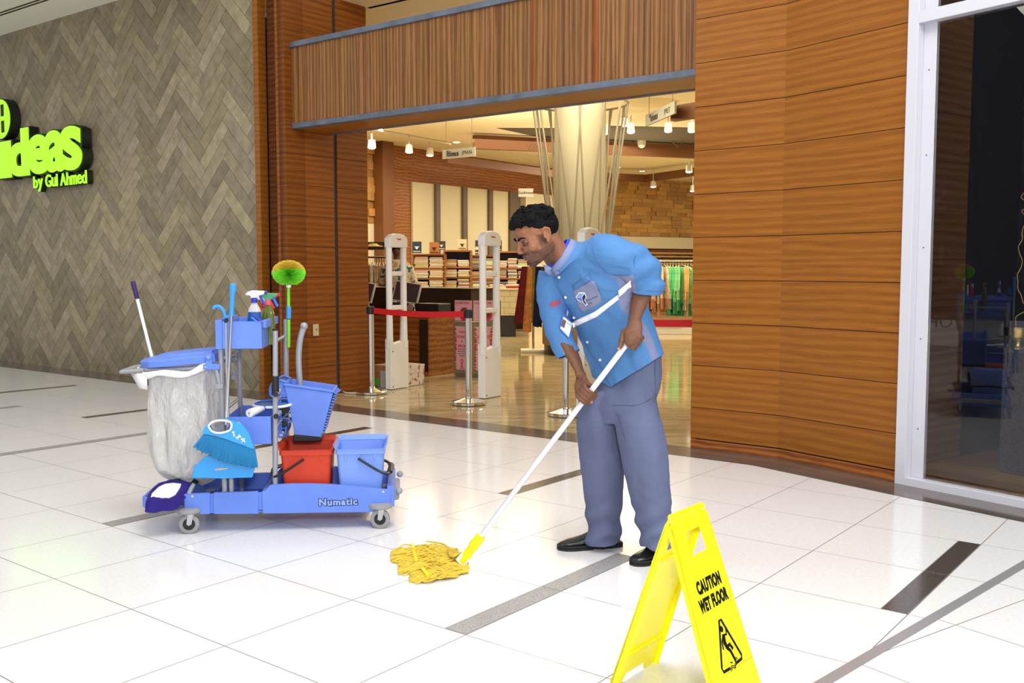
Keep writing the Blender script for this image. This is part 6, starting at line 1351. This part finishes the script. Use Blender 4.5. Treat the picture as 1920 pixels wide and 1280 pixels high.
# yarn loops spread to the left of the clamp
fl_=lambda x,y: G(x,y)
cA=fl_(862,1058)
for k in range(300):
    t=random.random(); row=k/300
    # target on the floor inside the outline of the yarn
    yy=1036+52*row+random.uniform(-4,4); xl=735+ (1-abs(row-.2))*0 + (12 if row>.35 else 0)+ (22 if row>.65 else 0)+random.uniform(-3,14); xr=858+ (18 if row>.55 else -6)+random.uniform(-8,4)
    if row>.9: xr-=18
    n=9; h0=random.uniform(.008,.030)*(1.3-.5*row); ph=random.uniform(0,6); am=random.uniform(1.2,3.2); pts=[]
    for i in range(n+1):
        f=i/n; x=xr+(xl-xr)*f; y=yy+ (1054-yy)*.25*(1-f)**3 +am*math.sin(ph+f*11)+ (4*f if row>.5 else 0); p=fl_(x,y); p.z=.005+h0*math.sin(PI*min(1,f*.9+.12))**.7*(.6+.4*math.sin(ph+f*7)**2); pts.append(p)
    b.tube(spline(pts,3),random.uniform(.0030,.0042),6)
for k in range(26):
    ph=random.uniform(-1,1); p1=cA+V3((-.02+.02*ph,.03*ph,.045)); p2=fl_(845+random.uniform(-14,12),1046+14*ph); p2.z=.03; p3=fl_(815+random.uniform(-20,14),1050+24*ph); p3.z=.035; b.tube(spline([cA+V3((0,0,.05)),p1,p2,p3],4),.0045,6)
o=mo(b,'yarn','mop_yellow'); o['kind']='stuff'
for (x0,y0),(x1,y1) in (((772,1030),(781,1062)),((792,1076),(802,1090))):
    b=MB(); pts=[]
    for i in range(6):
        f=i/5; p=fl_(x0+(x1-x0)*f,y0+(y1-y0)*f); p.z=.027; pts.append(p)
    b.tube(pts,[(.008,.006)]*6,8,up=V3((1,0,0))); mo(b,'yarn_band','bright_yellow')
# ================================================================ caution sign
m=mat('sign_yellow',(.98,.90,.01),.35,spec=.5); m=mat('sign_ink_black',(.004,.004,.005),.6,spec=.2)
sr=V3((.62,.785,0)).normalized(); sn_=V3((sr.y,-sr.x,0)); top=.565; SC=V3((.54,2.94,0)); 
cs=thing('caution_sign','yellow folding caution sign in front with black CAUTION WET FLOOR lettering','caution sign',(SC.x,SC.y,0))
def leaf(sgn_,foot):
    """x across (along the ridge), y up the leaf, z outward"""
    up=(SC*1+V3((0,0,top+.012)))-(SC+sn_*(sgn_*foot)); Ln=up.length; up.normalize(); out=sr.cross(up); out=out if out.dot(sn_*sgn_)>0 else -out; xx=up.cross(out)
    O=sn_*(sgn_*foot); M=Matrix(((xx.x,up.x,out.x,O.x),(xx.y,up.y,out.y,O.y),(xx.z,up.z,out.z,O.z),(0,0,0,1)))
    wB,wT=.140,.112
    W_=lambda y:wB+(wT-wB)*y/Ln
    hy0,hy1=Ln-.135,Ln-.060
    outer=[(-wB,0),(-wB*.55,0),(-wB*.42,.035),(wB*.42,.035),(wB*.55,0),(wB,0),(W_(Ln-.03),Ln-.03),(W_(Ln)-.022,Ln),(-W_(Ln)+.022,Ln),(-W_(Ln-.03),Ln-.03)]
    hole=[(-.050,hy0),(.050,hy0),(.058,hy0+.012),(.052,hy1),(-.052,hy1),(-.058,hy0+.012)]
    cu=bpy.data.curves.new('c','CURVE'); cu.dimensions='2D'; cu.fill_mode='BOTH'
    for pl in (outer,hole):
        s=cu.splines.new('POLY'); s.points.add(len(pl)-1); s.use_cyclic_u=True
        for p,q in zip(s.points,pl): p.co=(q[0],q[1],0,1)
    cu.extrude=.004; o=bpy.data.objects.new('c',cu); C.objects.link(o); bpy.context.view_layer.update(); me=bpy.data.meshes.new_from_object(o.evaluated_get(bpy.context.evaluated_depsgraph_get())); bpy.data.objects.remove(o)
    me.materials.clear(); me.materials.append(MT['sign_yellow']); me.transform(M); o=bpy.data.objects.new('leaf',me); C.objects.link(o); o.parent=cs
    q=MB()
    for a,b_ in (((-wB+.004,0),(-W_(Ln-.03)+.004,Ln-.03)),((wB-.004,0),(W_(Ln-.03)-.004,Ln-.03))): q.add([(a[0]-.004,a[1],-.004-.014),(a[0]+.004,a[1],-.018),(b_[0]+.004,b_[1],-.018),(b_[0]-.004,b_[1],-.018),(a[0]-.004,a[1],.004),(a[0]+.004,a[1],.004),(b_[0]+.004,b_[1],.004),(b_[0]-.004,b_[1],.004)],[(0,1,2,3),(7,6,5,4),(0,4,5,1),(1,5,6,2),(2,6,7,3),(3,7,4,0)],M=M)
    q.b2(-W_(.12),W_(.12),.115,.121,-.012,.004,M); q.b2(-W_(Ln-.15),W_(Ln-.15),Ln-.156,Ln-.150,-.012,.0055,M); q.build('stiffening_rib',['sign_yellow'],cs,False,bevel=.001)
    return M,Ln
MR,LR=leaf(1,.20); ML,LL=leaf(-1,.19)
b=MB(); 
for a,w in ((-.075,.045),(0,.08),(.075,.045)): b.tube([sr*(a-w/2)+V3((0,0,top+.006)),sr*(a+w/2)+V3((0,0,top+.006))],.012,12)
b.build('hinge_ridge',['sign_yellow'],cs)
FR=MR@Matrix.Translation((0,0,.0048)) ; 
if (MR.to_3x3()@V3((1,0,0))).dot(V3((1,0,0)))<0: FR=FR@Matrix.Rotation(PI,4,'Y')@Matrix.Translation((0,0,-0.0096*0))
xs=1 if (MR.to_3x3()@V3((1,0,0))).x>0 else -1
T=lambda x,y:MR@Matrix.Translation((x*xs,y,.0046))@Matrix.Diagonal((xs,1,xs,1))
text('CAUTION',.050,'sign_ink_black',cs,T(0.0,LR-.245),.0006,.0030,'lettering',sx=.62,sp=1.14); text('WET FLOOR',.050,'sign_ink_black',cs,T(0.0,LR-.298),.0006,.0030,'lettering',sx=.58,sp=1.12)
def ink(poly,name='pictogram'):
    b=MB(); b.prism(poly,0,.0008,T(0,0)); return b.build(name,[ 'sign_ink_black'],cs,False)
cx_,cy_=0.002,LR-.415
def stroke(pts,r):
    b=MB(); M=T(0,0); b.tube([M@V3((cx_+x,cy_+y,.0006)) for x,y in pts],[(r,.0008)]*len(pts),8,up=M.to_3x3()@V3((1,0,0))) if 0 else None
    n=len(pts); L_=[];R_=[]
    for i,(x,y) in enumerate(pts):
        a=pts[max(i-1,0)];c=pts[min(i+1,n-1)]; dx,dy=c[0]-a[0],c[1]-a[1]; q=math.hypot(dx,dy); nx,ny=-dy/q,dx/q; rr=r[i] if isinstance(r,(list,tuple)) else r; L_.append((cx_+x+nx*rr,cy_+y+ny*rr)); R_.append((cx_+x-nx*rr,cy_+y-ny*rr))
    b=MB(); 
    for i in range(n-1): b.prism([L_[i],L_[i+1],R_[i+1],R_[i]],0,.0008,M)
    return b
tri=[(.022,-.066),(.062,-.064),(.067,-.054),(.006,.072),(-.006,.072),(-.067,-.054),(-.062,-.066),(-.020,-.068)]
parts=[stroke(tri,.0045)]
parts.append(stroke([(-.004,.030),(-.010,.006),(-.004,-.010)],[.008,.009,.007])); parts.append(stroke([(-.004,-.010),(.016,-.006),(.028,-.024)],.0055)); parts.append(stroke([(-.006,-.010),(.010,-.024),(.024,-.060)],.0055)); parts.append(stroke([(-.008,.026),(-.024,.012),(-.028,-.010)],.0035)); parts.append(stroke([(-.002,.028),(.014,.024),(.020,.044)],.0035))
parts.append(stroke([(-.018,-.070),(-.006,-.064),(.008,-.070),(.022,-.062)],.0015)); parts.append(stroke([(-.018,-.076),(-.006,-.070),(.008,-.076),(.022,-.068)],.0015)); parts.append(stroke([(-.010,-.054),(.004,-.058)],.002)); parts.append(stroke([(.030,-.050),(.036,-.058)],.0018))
hd=MB(); hd.prism([(cx_-.006+.0095*math.cos(a),cy_+.046+.0095*math.sin(a)) for a in [2*PI*k/20 for k in range(20)]],0,.0008,T(0,0)); parts.append(hd)
b=MB()
for q in parts: b.add(q.v,q.f)
b.build('pictogram',['sign_ink_black'],cs,False)
# ================================================================ shop assistant far behind the tills
sp_=at(745,500,14.6); asst=thing('person','person with black hair in a floral shirt, back half turned, behind the tills','person',(sp_.x,14.6,0))
b=MB(); b.ball((0,0,1.62),(.078,.095,.115)); b.loft([ell(V3((0,0,z)),V3((1,0,0)),V3((0,-1,0)),w,d,20) for z,w,d in ((.75,.17,.12),(.95,.16,.11),(1.15,.17,.12),(1.32,.19,.11),(1.40,.16,.08),(1.45,.06,.055),(1.55,.05,.05))])
for s in (-1,1): b.tube([(s*.17,0,1.34),(s*.24,.02,1.10),(s*.22,-.12,.98)],[.055,.045,.035],10); b.tube([(s*.09,0,.8),(s*.1,0,.45),(s*.1,0,.05)],[.085,.065,.05],10); b.ball((s*.20,-.15,.97),(.035,.05,.03)); b.ball((s*.1,-.05,.03),(.045,.12,.03))
o=fuse(b,'body',['skin'],.012,3); paint(o,lambda p,n:(.14,.07,.04)); o.parent=asst
b=MB(); b.ball((0.0,.012,1.645),(.090,.108,.115)); o=b.build('hair',['hair_black'],asst)
m=mat('floral_shirt',(.5,.42,.25),.8); n=m.node_tree; L=n.links.new; tc=n.nodes.new('ShaderNodeTexCoord'); vo=n.nodes.new('ShaderNodeTexNoise'); vo.inputs['Scale'].default_value=13; cr=n.nodes.new('ShaderNodeValToRGB'); e=cr.color_ramp.elements; e[0].position=.30; e[0].color=(.02,.10,.12,1); e[1].position=.42; e[1].color=(.50,.44,.30,1); q=e.new(.62); q.color=(.45,.25,.05,1); L(tc.outputs['Object'],vo.inputs[0]); L(vo.outputs[0],cr.inputs[0]); cr.color_ramp.interpolation='CONSTANT'; L(cr.outputs[0],n.nodes['Principled BSDF'].inputs['Base Color'])
b=MB(); b.loft([ell(V3((0,0,z)),V3((1,0,0)),V3((0,-1,0)),w,d,20) for z,w,d in ((.70,.21,.15),(.95,.195,.14),(1.15,.20,.14),(1.32,.215,.13),(1.42,.18,.095),(1.47,.08,.07))])
for s in (-1,1): b.tube([(s*.17,0,1.36),(s*.25,.02,1.10)],[.075,.068],12)
o=fuse(b,'shirt',['floral_shirt'],.014,3); o.parent=asst
b=MB()
for s in (-1,1): b.tube([(s*.09,0,.85),(s*.1,0,.45),(s*.1,0,.08)],[.11,.085,.075],12)
b.build('trousers',['dark_wood'],asst)
